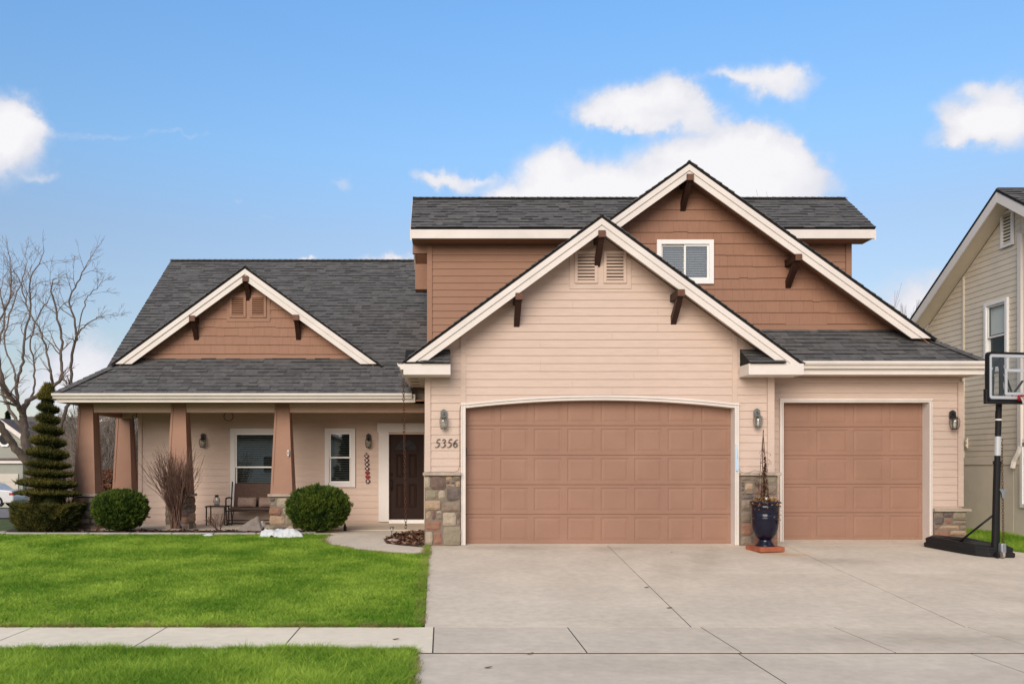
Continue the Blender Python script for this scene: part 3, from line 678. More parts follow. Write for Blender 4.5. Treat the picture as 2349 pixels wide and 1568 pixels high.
# 1 main left roof + porch skirt (one plane), eave Y=18.1 z=2.94
SP = (0, c5, s5); T1 = (23.47-18.1)/c5
yt = lambda t: 18.1+t*c5
lf = lambda t: (-8.04+(yt(t)-18.1)) if yt(t) < 18.86 else -7.28
rt = lambda t: -.62 if yt(t) < 18.52 else -.31
def sk(s, t):
    Y = yt(t); z = 2.94+.75*(Y-18.1); return Y > 19.4 and z < 5.766-.75*abs(s+4.273)-.1
m = MB(); zz1 = lambda Y: 2.94+.75*(Y-18.1)
slabquad(m, [(-8.04,18.1,zz1(18.1)),(-.62,18.1,zz1(18.1)),(-.62,18.52,zz1(18.52)),(-.31,18.52,zz1(18.52)),(-.31,20.7,zz1(20.7)),(3,20.7,zz1(20.7)),(3,23.47,zz1(23.47)),(-7.28,23.47,zz1(23.47)),(-7.28,18.86,zz1(18.86))], (0,-s5,c5), .05)
obj('roof_deck', m, m_felt, ROOF)
shingles(ROOF, (0,18.1,2.94), (1,0,0), SP, lf, rt, T1, 7, sk)
m = MB(); slabquad(m, [(-7.28,23.47,6.967),(3,23.47,6.967),(3,28.9,2.9),(-7.28,28.9,2.9)], (0,s5,c5), .05); obj('roof_deck', m, m_felt, ROOF)
shingles(ROOF, (3,28.9,2.9), (-1,0,0), (0,-c5,s5), lambda t: 0, lambda t: 10.28, 6.7, 0)
m = MB(lambda p: Vector((-7.15+p.y, p.x, p.z))); m.prism([(20.8,3.8),(20.8,4.86),(23.47,6.86),(28.2,3.35),(28.2,3.3)], 0, .15); obj('gable_end', m, m_brown, H)
m = MB(lambda p: Vector((-7.15+p.y, p.x, p.z))); m.prism([(19.3,3.7),(20.79,3.7),(20.79,4.85),(19.3,3.76)], 0, .15); obj('gable_end', m, m_brown, H)
for q_ in ([(18.9,3.49),(23.47,6.91),(23.47,6.76),(18.9,3.34)], [(28.9,2.84),(23.47,6.91),(23.47,6.76),(28.9,2.69)]):
    m = MB(lambda p: Vector((-7.27+p.y, p.x, p.z))); m.prism(q_, 0, .03); obj('rake_board', m, m_trim, H)
# hip skirt on the left side of the porch
m = MB(); slabquad(m, [(-8.04,18.1,2.94),(-7.1,19.04,3.645),(-7.1,22.6,3.645),(-8.04,22.6,2.94)], (-s5,0,c5), .05); obj('roof_deck', m, m_felt, ROOF)
shingles(ROOF, (-8.04,22.6,2.94), (0,-1,0), (c5,0,s5), lambda t: 0, lambda t: 4.5-t*c5, 1.17, 0)
# 2 single garage roof, eave Y=16 z=3.352 ; hip at the right corner
T3 = 1.05/c5
m = MB(); slabquad(m, [(6.0,16,3.352),(9.99,16,3.352),(8.95,17.04,4.13),(6.0,17.04,4.13)], (0,-s5,c5), .05); obj('roof_deck', m, m_felt, ROOF)
shingles(ROOF, (0,16,3.352), (1,0,0), SP, lambda t: 6.42 if t < .35 else 6.42-(t-.35)*1.09, lambda t: 9.99-t*c5, T3, 9)
m = MB(); slabquad(m, [(9.99,16,3.352),(9.99,24,3.352),(8.95,24,4.13),(8.95,17.04,4.13)], (s5,0,c5), .05); obj('roof_deck', m, m_felt, ROOF)
shingles(ROOF, (9.99,16,3.352), (0,1,0), (-c5,0,s5), lambda t: t*c5, lambda t: 8, 1.25, 0)
# 3 upper storey roof
T5 = 1.36/c5
for (yo, sg, zz) in ((18.0, 1, 6.36), (20.72, -1, 6.36)):
    m = MB(); pts = [(-.64,yo,zz),(8.95,yo,zz),(8.95,19.36,7.38),(-.64,19.36,7.38)]; slabquad(m, pts if sg > 0 else pts[::-1], (0,-s5*sg,c5), .04); obj('roof_deck', m, m_edge, ROOF)
shingles(ROOF, (0,18.0,6.36), (1,0,0), SP, lambda t: -.64, lambda t: 8.95, T5, 0)
shingles(ROOF, (8.95,20.72,6.36), (-1,0,0), (0,-c5,s5), lambda t: 0, lambda t: 9.59, T5, 0)
# caps along hips and ridges
def caps(a, b, w=.13, h=.022, step=.145):
    a = Vector(a); b = Vector(b); d = b-a; n = int(d.length/step); d.normalize(); side = d.cross(Vector((0,0,1))).normalized(); up = side.cross(d)
    for i in range(n):
        p = a+d*(i*step)
        m = MB(); q = lambda s, t, z: p+side*s+d*t+up*z
        e = random.uniform(-.003,.003); dr = .55
        m.add([q(-w,0,-w*dr*.6+.012),q(0,0,h+.006+e),q(w,0,-w*dr*.6+.012),q(-w,step+.05,-w*dr*.6),q(0,step+.05,h-.008),q(w,step+.05,-w*dr*.6),
               q(-w,0,-w*dr*.6-.01),q(0,0,0),q(w,0,-w*dr*.6-.01)], [(0,1,4,3),(1,2,5,4),(6,7,1,0),(7,8,2,1)], 0)
        yield m
def capline(a, b, **k):
    for m in caps(a, b, **k): obj('ridge_cap', m, random.choice(SH[:3]), ROOF)
capline((-8.06,18.08,2.95), (-7.2,18.94,3.60)); capline((10.01,15.98,3.362), (9.1,16.89,4.04))
big = MB()
for a, b in (((-7.28,23.47,6.975),(1.2,23.47,6.975)), ((-.64,19.36,7.388),(8.95,19.36,7.388))):
    for m in caps(a, b): big.add(m.v, m.f, random.choice((0,1,2)))
o = obj('ridge_cap', big, SH, ROOF); o['kind'] = 'stuff'

# ---- gable roofs with two-step rake boards
def gable(xa, za, xl, xr, pl, pr, yf, ywall, yb, zcut, soff, hv=.255, ed=.042, skip_left_shingles=False, name='roof'):
    for sg, xe, p in ((-1, xl, pl), (1, xr, pr)):
        ze = za-p*abs(xe-xa)
        m = MB(); m.prism([(xa,za),(xe,ze),(xe,ze-ed),(xa,za-ed)], yf-.03, yb); obj('roof_deck', m, m_edge, ROOF)
        cc = 1/math.sqrt(1+p*p); Ln = abs(xe-xa)/cc
        if sg < 0: shingles(ROOF, (xe,yb,ze), (0,-1,0), (cc,0,p*cc), lambda t: 0, lambda t: yb-yf+.05, Ln)
        else: shingles(ROOF, (xe,yf-.05,ze), (0,1,0), (-cc,0,p*cc), lambda t: 0, lambda t: yb-yf+.05, Ln)
        def bd(t0, t1, y0, y1, mt, nm):
            pg = [(xa,za-t0),(xe,ze-t0),(xe,ze-t1),(xa,za-t1)]
            pg = clip(pg, 0, -1, -zcut)
            mm = MB(); mm.prism(pg, y0, y1); return obj(nm, mm, mt, H, bevel=.003)
        bd(ed+.001, ed+hv, yf, yf+.035, m_trim, 'rake_board')
        bd(ed+.002, ed+hv*.47, yf-.024, yf-.001, m_trim, 'rake_trim')
        pg = [(xa,za-.125),(xe,ze-.125),(xe,ze-.145),(xa,za-.145)]
        mm = MB(); mm.prism(clip(pg, 0, -1, -(zcut-.1)), yf+.036, ywall-.001); obj('rake_soffit', mm, soff, H)
gable(2.84, 5.89, -.68, 6.42, .735, .735, 15.5, 16.0, 19.2, 3.262, m_tan)
gable(4.678, 7.19, 2.60, 9.33, .72, .72, 16.5, 17.0, 19.3, ZZ(776,16.5), m_brown)
gable(-4.273, 5.766, -7.165, -1.30, .733, .722, 18.95, 19.27, 21.9, ZZ(834.5,18.95), m_brown)

# ---- fascia, gutters, soffits
def gutter(x0, x1, Y, zt, par=H, s=1.0, xf=None):
    pr = [(0,0),(0,-.115),(-.055,-.115),(-.068,-.075),(-.098,-.055),(-.112,-.03),(-.112,0),(-.102,0),(-.100,-.018),(-.006,-.02)]
    pr = [(Y+a*s, zt+b*s) for a, b in pr]
    m = MB((lambda p: Vector((p.y, p.x, p.z))) if xf is None else xf); m.prism(pr, x0, x1); return obj('gutter', m, m_trim, par)
def brd(name, x0, x1, y0, y1, z0, z1, mt=None, bev=.004): 
    m = MB(); m.box(x0, x1, y0, y1, z0, z1); return obj(name, m, mt or m_trim, H, bevel=bev)
gutter(-8.06, -.62, 18.10, 2.945, s=.95); brd('fascia', -8.0, -.55, 18.105, 18.14, 2.765, 2.93)
brd('fascia', -8.0, -7.965, 18.141, 22.5, 2.765, 2.93)
gutter(6.55, 9.97, 16.02, 3.36, s=1.15); brd('fascia', 6.02, 9.97, 16.025, 16.06, 3.125, 3.345); brd('fascia', 9.935, 9.97, 16.061, 24, 3.125, 3.345)
m = MB(); m.box(6.44, 6.56, 15.90, 16.02, 3.30, 3.37); m.box(6.47, 6.56, 15.92, 16.02, 3.24, 3.299); obj('gutter_end', m, m_trim, H, bevel=.01)
brd('fascia', -.655, 8.955, 17.99, 18.025, 6.135, 6.32); 
for x in (-.655, 8.92):       # rake boards on the two ends of the upper roof
    for s_ in (1, -1):
        m = MB(lambda p, x=x: Vector((x+p.y, p.x, p.z))); e = 17.985 if s_ > 0 else 20.735
        pts = [(e,6.30),(19.36,7.33),(19.36,7.13),(e,6.10)]; m.prism(pts, 0, .035); obj('rake_board', m, m_trim, H)
brd('soffit', -.62, 8.92, 18.026, 18.499, 6.14, 6.16, m_brown); brd('soffit', -.62, 8.92, 20.7, 20.73, 6.14, 6.16, m_brown)
brd('end_return', -.62, -.305, 18.5, 18.6, 5.95, 6.139, m_brown); pass
brd('end_return', -.62, -.305, 20.3, 20.7, 5.55, 6.139, m_brown)
m = MB(lambda p: Vector((p.y, p.x, p.z))); m.prism([(18.03,6.30),(19.36,7.30),(20.72,6.30),(20.72,6.14),(19.36,7.1),(18.03,6.14)], -.61, -.315); obj('soffit', m, m_brown, H)
m = MB(lambda p: Vector((p.y, p.x, p.z))); m.prism([(18.03,6.30),(19.36,7.30),(20.7,6.30),(20.7,6.16),(19.36,7.1),(18.03,6.16)], 8.68, 8.915); obj('soffit', m, m_brown, H)
# porch ceiling, beam
brd('porch_ceiling', -7.96, -.32, 18.145, 20.59, 2.79, 2.82, m_soffit); brd('porch_ceiling', -7.96, -7.16, 20.6, 22.4, 2.79, 2.82, m_soffit)
brd('porch_beam', -7.85, -.32, 18.82, 19.0, 2.60, 2.789, m_beam); brd('porch_beam', -7.88, -7.70, 19.01, 21.2, 2.60, 2.789, m_col); brd('porch_beam', -7.69, -7.17, 20.95, 21.1, 2.60, 2.789, m_tan)
# garage eave, left side: fascia, gutter, vented soffit
brd('fascia', -.675, -.64, 15.5, 18.52, 3.075, 3.265)
m = MB(); pr = [(0,0),(0,-.115),(-.055,-.115),(-.068,-.075),(-.098,-.055),(-.112,-.03),(-.112,0),(-.102,0),(-.100,-.018),(-.006,-.02)]
m.prism([(-.677+a, 3.275+b) for a, b in pr], 15.49, 18.35); obj('gutter', m, m_trim, H)
brd('soffit', -.639, -.315, 15.54, 20.55, 3.075, 3.095, m_tan)
for k in range(5): brd('soffit_vent', -.60, -.44, 16.2+k*.62, 16.29+k*.62, 3.0705, 3.0755, m_black, 0)
brd('soffit', 6.095, 6.40, 15.54, 16.02, 3.075, 3.095, m_tan); brd('soffit', 6.1, 9.93, 16.061, 16.54, 3.13, 3.15, m_tan); brd('soffit', 9.886, 9.93, 16.54, 24, 3.13, 3.15, m_tan)
brd('eave_filler', -.638, -.316, 18.50, 18.54, 2.825, 3.074, m_tan); brd('eave_filler', -.60, -.318, 18.15, 18.82, 2.79, 2.82, m_soffit)
# cornice returns with little shingled tops
for x0, x1 in ((-.68, XX(1033,15.48)), (XX(1716,15.48)-.0, 6.42)):
    m = MB(); m.box(x0, x1, 15.46, 15.97, 3.065, 3.262); obj('cornice_return', m, m_trim, H, bevel=.004)
    m = MB(lambda p: Vector((p.y, p.x, p.z))); m.prism([(15.44,3.263),(15.44,3.275),(15.975,3.57),(15.975,3.263)], x0-.0+(.02 if x0 > 0 else .02), x1-.012 if x0 < 0 else x1-.35); obj('return_roof', m, m_edge, H)
    p_ = .295/.535; cc = 1/math.sqrt(1+p_*p_)
    shingles(H, (0,15.43,3.272), (1,0,0), (0,cc,p_*cc), lambda t, x0=x0: x0+.015 if x0 > 0 else x0+.3, lambda t, x1=x1, x0=x0: (x1+.0 if x0 < 0 else x1-.33-t*0), .60, 0, name='return_shingles')
# brackets
def bracket(u, v, yf, yw, vb, w=.052):
    X = XX(u, yf); zt = ZZ(v, yf); zb = ZZ(vb, yw); b = emptyp('bracket', (X, yw, zb), H)
    m = MB(); m.box(X-w*1.25, X+w*1.25, yf-.035, yw, zt-.13, zt); obj('beam', m, m_brk, b, bevel=.006)
    m = MB(); m.box(X-w*1.2, X+w*1.2, yf-.043, yf-.0355, zt-.12, zt-.01); obj('beam_end', m, m_brkend, b)
    m = MB(lambda p: Vector((p.y, p.x, p.z))); m.prism([(yf+.02,zt-.131),(yf+.13,zt-.131),(yf+.25,zt-.2),(yw-.001,zb+.16),(yw-.001,zb),(yf+.15,zt-.27)], X-w, X+w); obj('brace', m, m_brk, b, bevel=.006)
for a in ((1380,529,15.5,16.0,616),(1190,672,15.5,16,751),(1561,664,15.5,16,745),(563,633,18.95,19.27,694),(441,724,18.95,19.27,782),(679,722,18.95,19.27,782),(1582,400,16.5,17,486),(1830,583,16.5,17,664)): bracket(*a)

# ---- louvred gable vents
def vent(u0, u1, v0, v1, Y, mt, n, par):
    x0, x1, z0, z1 = XX(u0,Y), XX(u1,Y), ZZ(v1,Y), ZZ(v0,Y); o = emptyp('gable_vent', (x0, Y, z0), par); fw = .055
    m = MB(); y0, y1 = Y-.052, Y-.026
    m.box(x0,x0+fw,y0,y1,z0,z1); m.box(x1-fw,x1,y0,y1,z0,z1); m.box(x0+fw,x1-fw,y0,y1,z0,z0+fw); m.box(x0+fw,x1-fw,y0,y1,z1-fw,z1); obj('vent_frame', m, mt, o, bevel=.004)
    m = MB(); m.box(x0+fw,x1-fw,Y-.0275,Y-.0262,z0+fw,z1-fw); obj('vent_back', m, m_dark, o)
    h = (z1-z0-2*fw)/n
    for k in range(n):
        zc = z0+fw+(k+.5)*h
        m = MB(); m.obox((0.5*(x0+x1), Y-.044, zc), ((x1-x0)/2-fw,0,0), (0,.014,.30*h), (0,-.004,.004)); obj('louvre', m, mt, o)
def ventpanel(u0, u1, v1, ztopf, Y, mt, xa):
    x0, x1, z0 = XX(u0,Y), XX(u1,Y), ZZ(v1,Y)
    m = MB(); m.prism([(x0,z0),(x1,z0),(x1,ztopf(x1)),(xa,ztopf(xa)),(x0,ztopf(x0))], Y-.026, Y-.001); obj('vent_surround', m, mt, H, bevel=.004)
ventpanel(1305.5,1447,663, lambda x: min(gz_(x)-.2, ZZ(566,16)), 16, m_tan, 2.84)
vent(1317,1369.6,577,650.6,16,m_tan,8,H); vent(1383,1435.4,577,650.6,16,m_tan,8,H)
ventpanel(114.7+1072*.3783,114.7+1335*.3783,561.8+465*.3783, lambda x: min(lz(x)-.16, ZZ(561.8+285*.3783,19.27)), 19.27, m_brown, -4.273)
vent(114.7+1090*.3783,114.7+1190*.3783,561.8+306*.3783,561.8+441*.3783,19.27,m_brown,8,H); vent(114.7+1213*.3783,114.7+1313*.3783,561.8+306*.3783,561.8+441*.3783,19.27,m_brown,8,H)

# ---- windows
def window(par, x0, x1, z0, z1, Y, tw, kind, blind, nsl, mt=None, xf=None, head=0, label=None, gl=None):
    mt = mt or m_porchtrim
    o = emptyp('window', (xf(Vector(((x0+x1)/2, Y, z0))) if xf else ((x0+x1)/2, Y, z0)), par)
    if label: o['label'] = label
    m = MB(xf); y0 = Y-.045
    m.box(x0,x0+tw,y0,Y+.03,z0,z1); m.box(x1-tw,x1,y0,Y+.03,z0,z1); m.box(x0+tw,x1-tw,y0,Y+.03,z0,z0+tw); m.box(x0+tw,x1-tw,y0,Y+.03,z1-tw-head,z1)
    obj('casing', m, mt, o, bevel=.004)
    a0, a1, b0, b1 = x0+tw, x1-tw, z0+tw, z1-tw-head
    def sash(c0, c1, d0, d1, y):
        fw = .036; m = MB(xf); m.box(c0,c0+fw,y,y+.03,d0,d1); m.box(c1-fw,c1,y,y+.03,d0,d1); m.box(c0+fw,c1-fw,y,y+.03,d0,d0+fw); m.box(c0+fw,c1-fw,y,y+.03,d1-fw,d1)
        obj('sash', m, m_white, o, bevel=.003)
        m = MB(xf); m.box(c0+fw,c1-fw,y+.012,y+.016,d0+fw,d1-fw); obj('pane', m, gl or m_glass, o)
    if kind == 'dh':
        mid = (b0+b1)/2-.0; sash(a0, a1, mid-.015, b1, Y-.015); sash(a0, a1, b0, mid+.02, Y+.02)
    else:
        mid = (a0+a1)/2-.0; sash(mid-.02, a1, b0, b1, Y-.015); sash(a0, mid+.02, b0, b1, Y+.02)
    if nsl:
        h = (b1-b0)/nsl
        for k in range(nsl):
            zc = b0+(k+.5)*h; m = MB(xf); m.obox(((a0+a1)/2, Y+.085, zc), ((a1-a0)/2-.03,0,0), (0,.017,.26*h), (0,-.001,.001)); obj('blind_slat', m, blind, o)
    m = MB(xf)
    m.box(a0,a1,Y+.5,Y+.52,b0,b1); m.box(a0-.02,a0,Y+.031,Y+.52,b0,b1); m.box(a1,a1+.02,Y+.031,Y+.52,b0,b1); m.box(a0,a1,Y+.031,Y+.52,b0-.02,b0); m.box(a0,a1,Y+.031,Y+.52,b1,b1+.02); obj('dark_backing', m, m_dark, o)  # box painted near-black in place of the unlit room's shade
    return o
window(H, WIN_U[0], WIN_U[1], WIN_U[2], WIN_U[3], 16.985, .088, 'sl', m_blind, 15, m_white, label='upper sliding window half hidden by the garage gable')
PY = 20.585
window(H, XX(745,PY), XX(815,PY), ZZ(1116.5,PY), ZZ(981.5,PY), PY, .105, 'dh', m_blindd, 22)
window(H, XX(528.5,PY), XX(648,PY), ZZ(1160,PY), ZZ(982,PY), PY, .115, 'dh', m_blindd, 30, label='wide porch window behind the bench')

# ---- garage doors: raised panel tiles
def tile(w, h):
    m = MB(); V = []
    def ring(ins, y): return [(ins,y,ins),(w-ins,y,ins),(w-ins,y,h-ins),(ins,y,h-ins)]
    a = .055
    rs = [[(0,.012,0),(w,.012,0),(w,.012,h),(0,.012,h)], [(0,0,.009),(w,0,.009),(w,0,h-.009),(0,0,h-.009)], ring(a,0), ring(a+.010,.008), ring(a+.024,.009), ring(a+.062,.003)]
    for r in rs: V += r
    f = [(i*4+k, i*4+(k+1)%4, (i+1)*4+(k+1)%4, (i+1)*4+k) for i in range(len(rs)-1) for k in range(4)]+[tuple(range((len(rs)-1)*4, len(rs)*4))]
    m.add(V, f); return m.mesh('door_panel', Vector((0,0,0)), m_door)
def gdoor(x0, x1, Y, rows, h, cols, label):
    o = emptyp('garage_door', ((x0+x1)/2, Y, 0), H); o['label'] = label
    w = (x1-x0)/cols; me = tile(w, h)
    for r in range(rows):
        for c in range(cols): place('door_panel', me, o, (x0+c*w, Y, r*h+.004))
    m = MB(); m.box(x0, x1, Y+.02, Y+.05, 0, rows*h); obj('door_back', m, m_door, o)
    m = MB(); m.box(x0, x1, Y+.0, Y+.02, -.004, .0035); obj('bottom_seal', m, m_black, o)
gdoor(DX0-.02, DX1+.02, 16.19, 5, .5475, 8, 'wide garage door of eight panels across under an arch')
gdoor(SX0-.02, SX1+.02, 16.75, 5, .5475, 4, 'narrow garage door of four panels across')
# casings with a stepped moulding
def casing_v(x0, x1, z1, yf, deep):
    m = MB(); m.box(x0, x1, yf, yf+deep, 0.001, z1); w = x1-x0; m.box(x0, x0+w*.35, yf-.012, yf, 0.001, z1); m.box(x0+w*.7, x1, yf-.018, yf, 0.001, z1); obj('door_casing', m, m_trim, H, bevel=.003)
casing_v(.352, DX0+.004, 2.60, 15.955, .232); casing_v(DX1-.004, 5.435, 2.60, 15.955, .232)
m = MB(); xx = [.352+(5.435-.352)*i/40 for i in range(41)]
ar = lambda x: arch(min(max(x, DX0), DX1))
m.strip(xx, lambda x: ar(x)-.004, lambda x: ar(x)+.078, 15.95, 16.187); m.strip(xx, lambda x: ar(x)+.045, lambda x: ar(x)+.080, 15.925, 15.95)
obj('arched_head_casing', m, m_trim, H)
casing_v(SX0-.066, SX0+.004, SZ-.005, 16.505, .243); casing_v(SX1-.004, SX1+.05, SZ-.005, 16.505, .243)
m = MB(); m.box(SX0-.066, SX1+.05, 16.50, 16.748, SZ-.004, SZ+.06); m.box(SX0-.066, SX1+.05, 16.48, 16.5, SZ+.03, SZ+.065); obj('head_casing', m, m_trim, H, bevel=.003)
m = MB(); m.box(.425, .455, 15.94, 15.955, ZZ(1046,16), ZZ(1026,16)); obj('latch_strip', m, m_black, H)
m_blue = mat('pale blue plastic', (.45,.62,.78), .4, .03)
m = MB(); m.prism([(5.372,ZZ(1079,15.93)),(5.425,ZZ(1079,15.93)),(5.376,ZZ(1018,15.93)),(5.368,ZZ(1018,15.93))], 15.925, 15.936); obj('plastic_strip', m, m_blue, H)

# ---- front door
DYY = 20.62
D = emptyp('front_door', (-.83, DYY, .15), H)
m_fd = mat('dark brown door paint', (.024,.011,.008), .6, .1, 3, .15, 30, stretch=(8,8,1), spec=.15)
x0, x1, z0, z1 = XX(892,DYY), -.41, ZZ(1190,DYY), ZZ(993,DYY)
m = MB(); m.box(x0, x1, DYY+.03, DYY+.075, z0, z1); obj('door_leaf', m, m_fd, D)
def rpanel(a0, a1, b0, b1):
    m = MB(); r = [[(a0,DYY+.029,b0),(a1,DYY+.029,b0),(a1,DYY+.029,b1),(a0,DYY+.029,b1)]]
    for i, y in ((.02,.014),(.045,.026),(.06,.018)): r.append([(a0+i,DYY+y,b0+i),(a1-i,DYY+y,b0+i),(a1-i,DYY+y,b1-i),(a0+i,DYY+y,b1-i)])
    V = sum(r, []); m.add(V, [(i*4+k, i*4+(k+1)%4, (i+1)*4+(k+1)%4, (i+1)*4+k) for i in range(3) for k in range(4)]+[(12,13,14,15)]); obj('door_panel', m, m_fd, D)
cxs = [(XX(659.3+.2743*905,DYY), XX(659.3+.2743*968,DYY)), (XX(659.3+.2743*1012,DYY), XX(659.3+.2743*1078,DYY))]
for a, b in cxs:
    rpanel(a, b, ZZ(860+.2743*852,DYY), ZZ(860+.2743*660,DYY)); rpanel(a, b, ZZ(860+.2743*1105,DYY), ZZ(860+.2743*908,DYY))
cxx = XX(659.3+.2743*990,DYY); cz = ZZ(860+.2743*622,DYY)
m = MB(); N_ = 14; R1, R2 = .245, .275
for i in range(N_):
    a, b = math.pi*i/N_, math.pi*(i+1)/N_
    m.prism([(cxx+R1*math.cos(a),cz+R1*.95*math.sin(a)),(cxx+R2*math.cos(a),cz+R2*.95*math.sin(a)),(cxx+R2*math.cos(b),cz+R2*.95*math.sin(b)),(cxx+R1*math.cos(b),cz+R1*.95*math.sin(b))], DYY+.012, DYY+.03)
m.box(cxx-R2, cxx+R2, DYY+.012, DYY+.03, cz-.03, cz)
for t in (45, 90, 135):
    a = math.radians(t); d = Vector((math.cos(a),0,math.sin(a)*.95)); m.obox(Vector((cxx,DYY+.02,cz))+d*.125, d*.12, (0,.006,0), Vector((-d.z,0,d.x))*.008)
obj('fanlight_frame', m, m_fd, D)
m = MB(); m.prism([(cxx+R1*math.cos(math.pi*i/12), cz+R1*.95*math.sin(math.pi*i/12)) for i in range(13)], DYY+.024, DYY+.029); 
m_fan = mat('dark leaded glass', (.012,.012,.013), .35, .1, bump=0, spec=.15); obj('fanlight_pane', m, m_fan, D)
m = MB(); hx = XX(659.3+.2743*867,DYY)
m.lathe([(.0,0),(.03,0),(.03,.02),(.0,.02)], (0,0,0), 12); m.v = [Vector((hx+p.x, DYY+.03-p.z, ZZ(1087,DYY)+p.y)) for p in m.v]
m.tube([(hx+.01,DYY+.02,ZZ(1100,DYY)),(hx+.01,DYY-.03,ZZ(1101,DYY)),(hx+.005,DYY-.045,ZZ(1110,DYY)),(hx+.01,DYY-.03,ZZ(1122,DYY)),(hx+.01,DYY+.02,ZZ(1124,DYY))], .011, 6)
obj('handle', m, m_black, D, smooth=True)
m = MB(); a0 = XX(868,20.56); m.box(a0, x0, 20.555, 20.69, .13, z1+.02); m.box(x1, -.3, 20.555, 20.69, .13, z1+.02); obj('door_casing', m, m_porchtrim, H, bevel=.004)
m = MB(); m.box(XX(865,20.53), -.3, 20.53, 20.69, z1+.021, ZZ(969.5,20.53)); obj('head_casing', m, m_porchtrim, H, bevel=.004)
m = MB(); m.box(x0, x1, 20.53, 20.69, .095, z0-.006); obj('threshold', m, m_white, H, bevel=.004)
m = MB(); m.box(x0, x1, DYY+.08, DYY+.1, z0, z1); obj('dark_backing', m, m_dark, D)

# ---- porch floor
m = MB(); m.box(-7.95, -.31, 18.45, 20.595, 0, .095); obj('porch_floor', m, m_concrete, H, bevel=.01); m = MB(); m.box(-7.95, -7.17, 20.6, 22.2, 0, .095); obj('porch_floor', m, m_concrete, H)
# ---- stone work
def stone(par, x0, x1, z0, z1, y, d, mt, cutc=None):
    g = .009; x0 += g; x1 -= g; z0 += g; z1 -= g; nx = max(2, min(6, int((x1-x0)/.05)+1)); nz = max(2, min(5, int((z1-z0)/.05)+1))
    V = []; off = random.uniform(0, 50); pr = d+random.uniform(-.012, .018)
    from mathutils import noise as mn
    for j in range(nz+1):
        for i in range(nx+1):
            ei = i in (0, nx); ej = j in (0, nz)
            x = x0+(x1-x0)*i/nx; z = z0+(z1-z0)*j/nz
            x += random.uniform(-.005,.005)*(1 if ei else 2); z += random.uniform(-.004,.004)*(1 if ej else 2)
            if ei and ej: x += (.010 if i == 0 else -.010); z += (.008 if j == 0 else -.008)
            yy = y-pr-(mn.noise(Vector((x*6+off, z*6, off)))*.022)+(.024 if (ei or ej) else 0)
            V.append((x, yy, z))
    nn = nx+1; Fs = [(j*nn+i, j*nn+i+1, (j+1)*nn+i+1, (j+1)*nn+i) for j in range(nz) for i in range(nx)]
    bd = [i for i in range(nn)]+[(j*nn+nx) for j in range(1, nz+1)]+[nz*nn+i for i in range(nx-1, -1, -1)]+[j*nn for j in range(nz-1, 0, -1)]
    b0 = len(V)
    for k in bd: V.append((V[k][0], y+.01, V[k][2]))
    nb_ = len(bd)
    for i in range(nb_): Fs.append((bd[(i+1)%nb_], bd[i], b0+i, b0+(i+1)%nb_))
    m = MB(); m.add(V, Fs); return obj('stone', m, mt, par)
def core(par, x0, x1, y0, y1, z0, z1): m = MB(); m.box(x0, x1, y0, y1, z0, z1); return obj('mortar', m, m_mortar, par)
def capstone(par, x0, x1, y0, y1, z0, z1):
    bm = bmesh.new(); m = MB(); n = max(6, int((x1-x0)/.06)); 
    xs_ = [x0+(x1-x0)*i/n for i in range(n+1)]
    j0 = [random.uniform(-.006,.006) for _ in xs_]; jt = [random.uniform(-.004,.004) for _ in xs_]
    V = []; Fs = []
    for i, x in enumerate(xs_): V += [(x, y0+j0[i]+.008, z0), (x, y0+j0[i], z0+.012), (x, y0+j0[i]+.006, z1-.01+jt[i]), (x, y0+.03, z1+jt[i]), (x, y1, z1), (x, y1, z0)]
    for i in range(n):
        for k in range(6): Fs.append((i*6+k, i*6+(k+1)%6, (i+1)*6+(k+1)%6, (i+1)*6+k)[::-1])
    Fs += [(0,1,2,3,4,5), tuple(n*6+k for k in (5,4,3,2,1,0))]
    m.add(V, Fs); obj('cap', m, m_cap, par); bm.free()
# pier left of the double door, stones laid out as in the picture (units of the pier's own face)
p1 = emptyp('stone_pier', (0, 15.95, 0), H); px0, px1 = -.325, .345; pz1 = 1.27
core(p1, px0+.01, px1-.01, 15.90, 15.999, -.02, pz1); core(p1, px0+.01, GX0-.001, 16.0, 17.4, -.02, pz1)
def lay(par, lst, px0, px1, pz1, W_, H0, H1, y, d=.028):
    for a, b, c, e, mt in lst:
        stone(par, px0+(px1-px0)*a/W_, px0+(px1-px0)*b/W_, pz1*(1-(e-H0)/(H1-H0)), pz1*(1-(c-H0)/(H1-H0)), y, d, ST[mt])
L1 = [(80,205,225,470,'buff'),(205,480,225,475,'plum'),(480,610,225,315,'tan'),(610,755,225,310,'taupe'),(480,570,315,380,'plum'),(570,660,315,380,'slate'),(660,755,310,440,'tan'),(480,660,380,440,'tan'),
      (85,340,480,665,'olive'),(340,495,475,665,'buff'),(495,755,445,700,'slate'),(90,395,668,860,'tan'),(405,755,700,890,'taupe'),(100,215,865,1045,'tan'),(215,310,850,1035,'plum'),(310,415,860,935,'buff'),(310,415,935,1035,'taupe'),
      (420,680,890,1150,'buff'),(680,755,890,1035,'plum'),(680,755,1035,1150,'taupe'),(95,410,1048,1240,'rust'),(100,245,1245,1505,'buff'),(245,425,1250,1505,'rust'),(430,765,1150,1505,'olive')]
L1 = [((a-80), (b-80), c, e, m_) for a, b, c, e, m_ in L1]
lay(p1, L1, px0, px1, pz1, 680, 222, 1510, 15.90)
capstone(p1, px0-.02, px1+.0, 15.83, 15.999, pz1+.003, pz1+.06)
for k, (a, b, c, e) in enumerate([(0,.5,0,.3),(.5,1.0,0,.22),(0,.4,.3,.62),(.4,1,.22,.5),(0,.6,.62,.9),(.6,1.2,.5,.85),(0,.5,.9,1.27),(.5,1.3,.85,1.27)]):
    pass
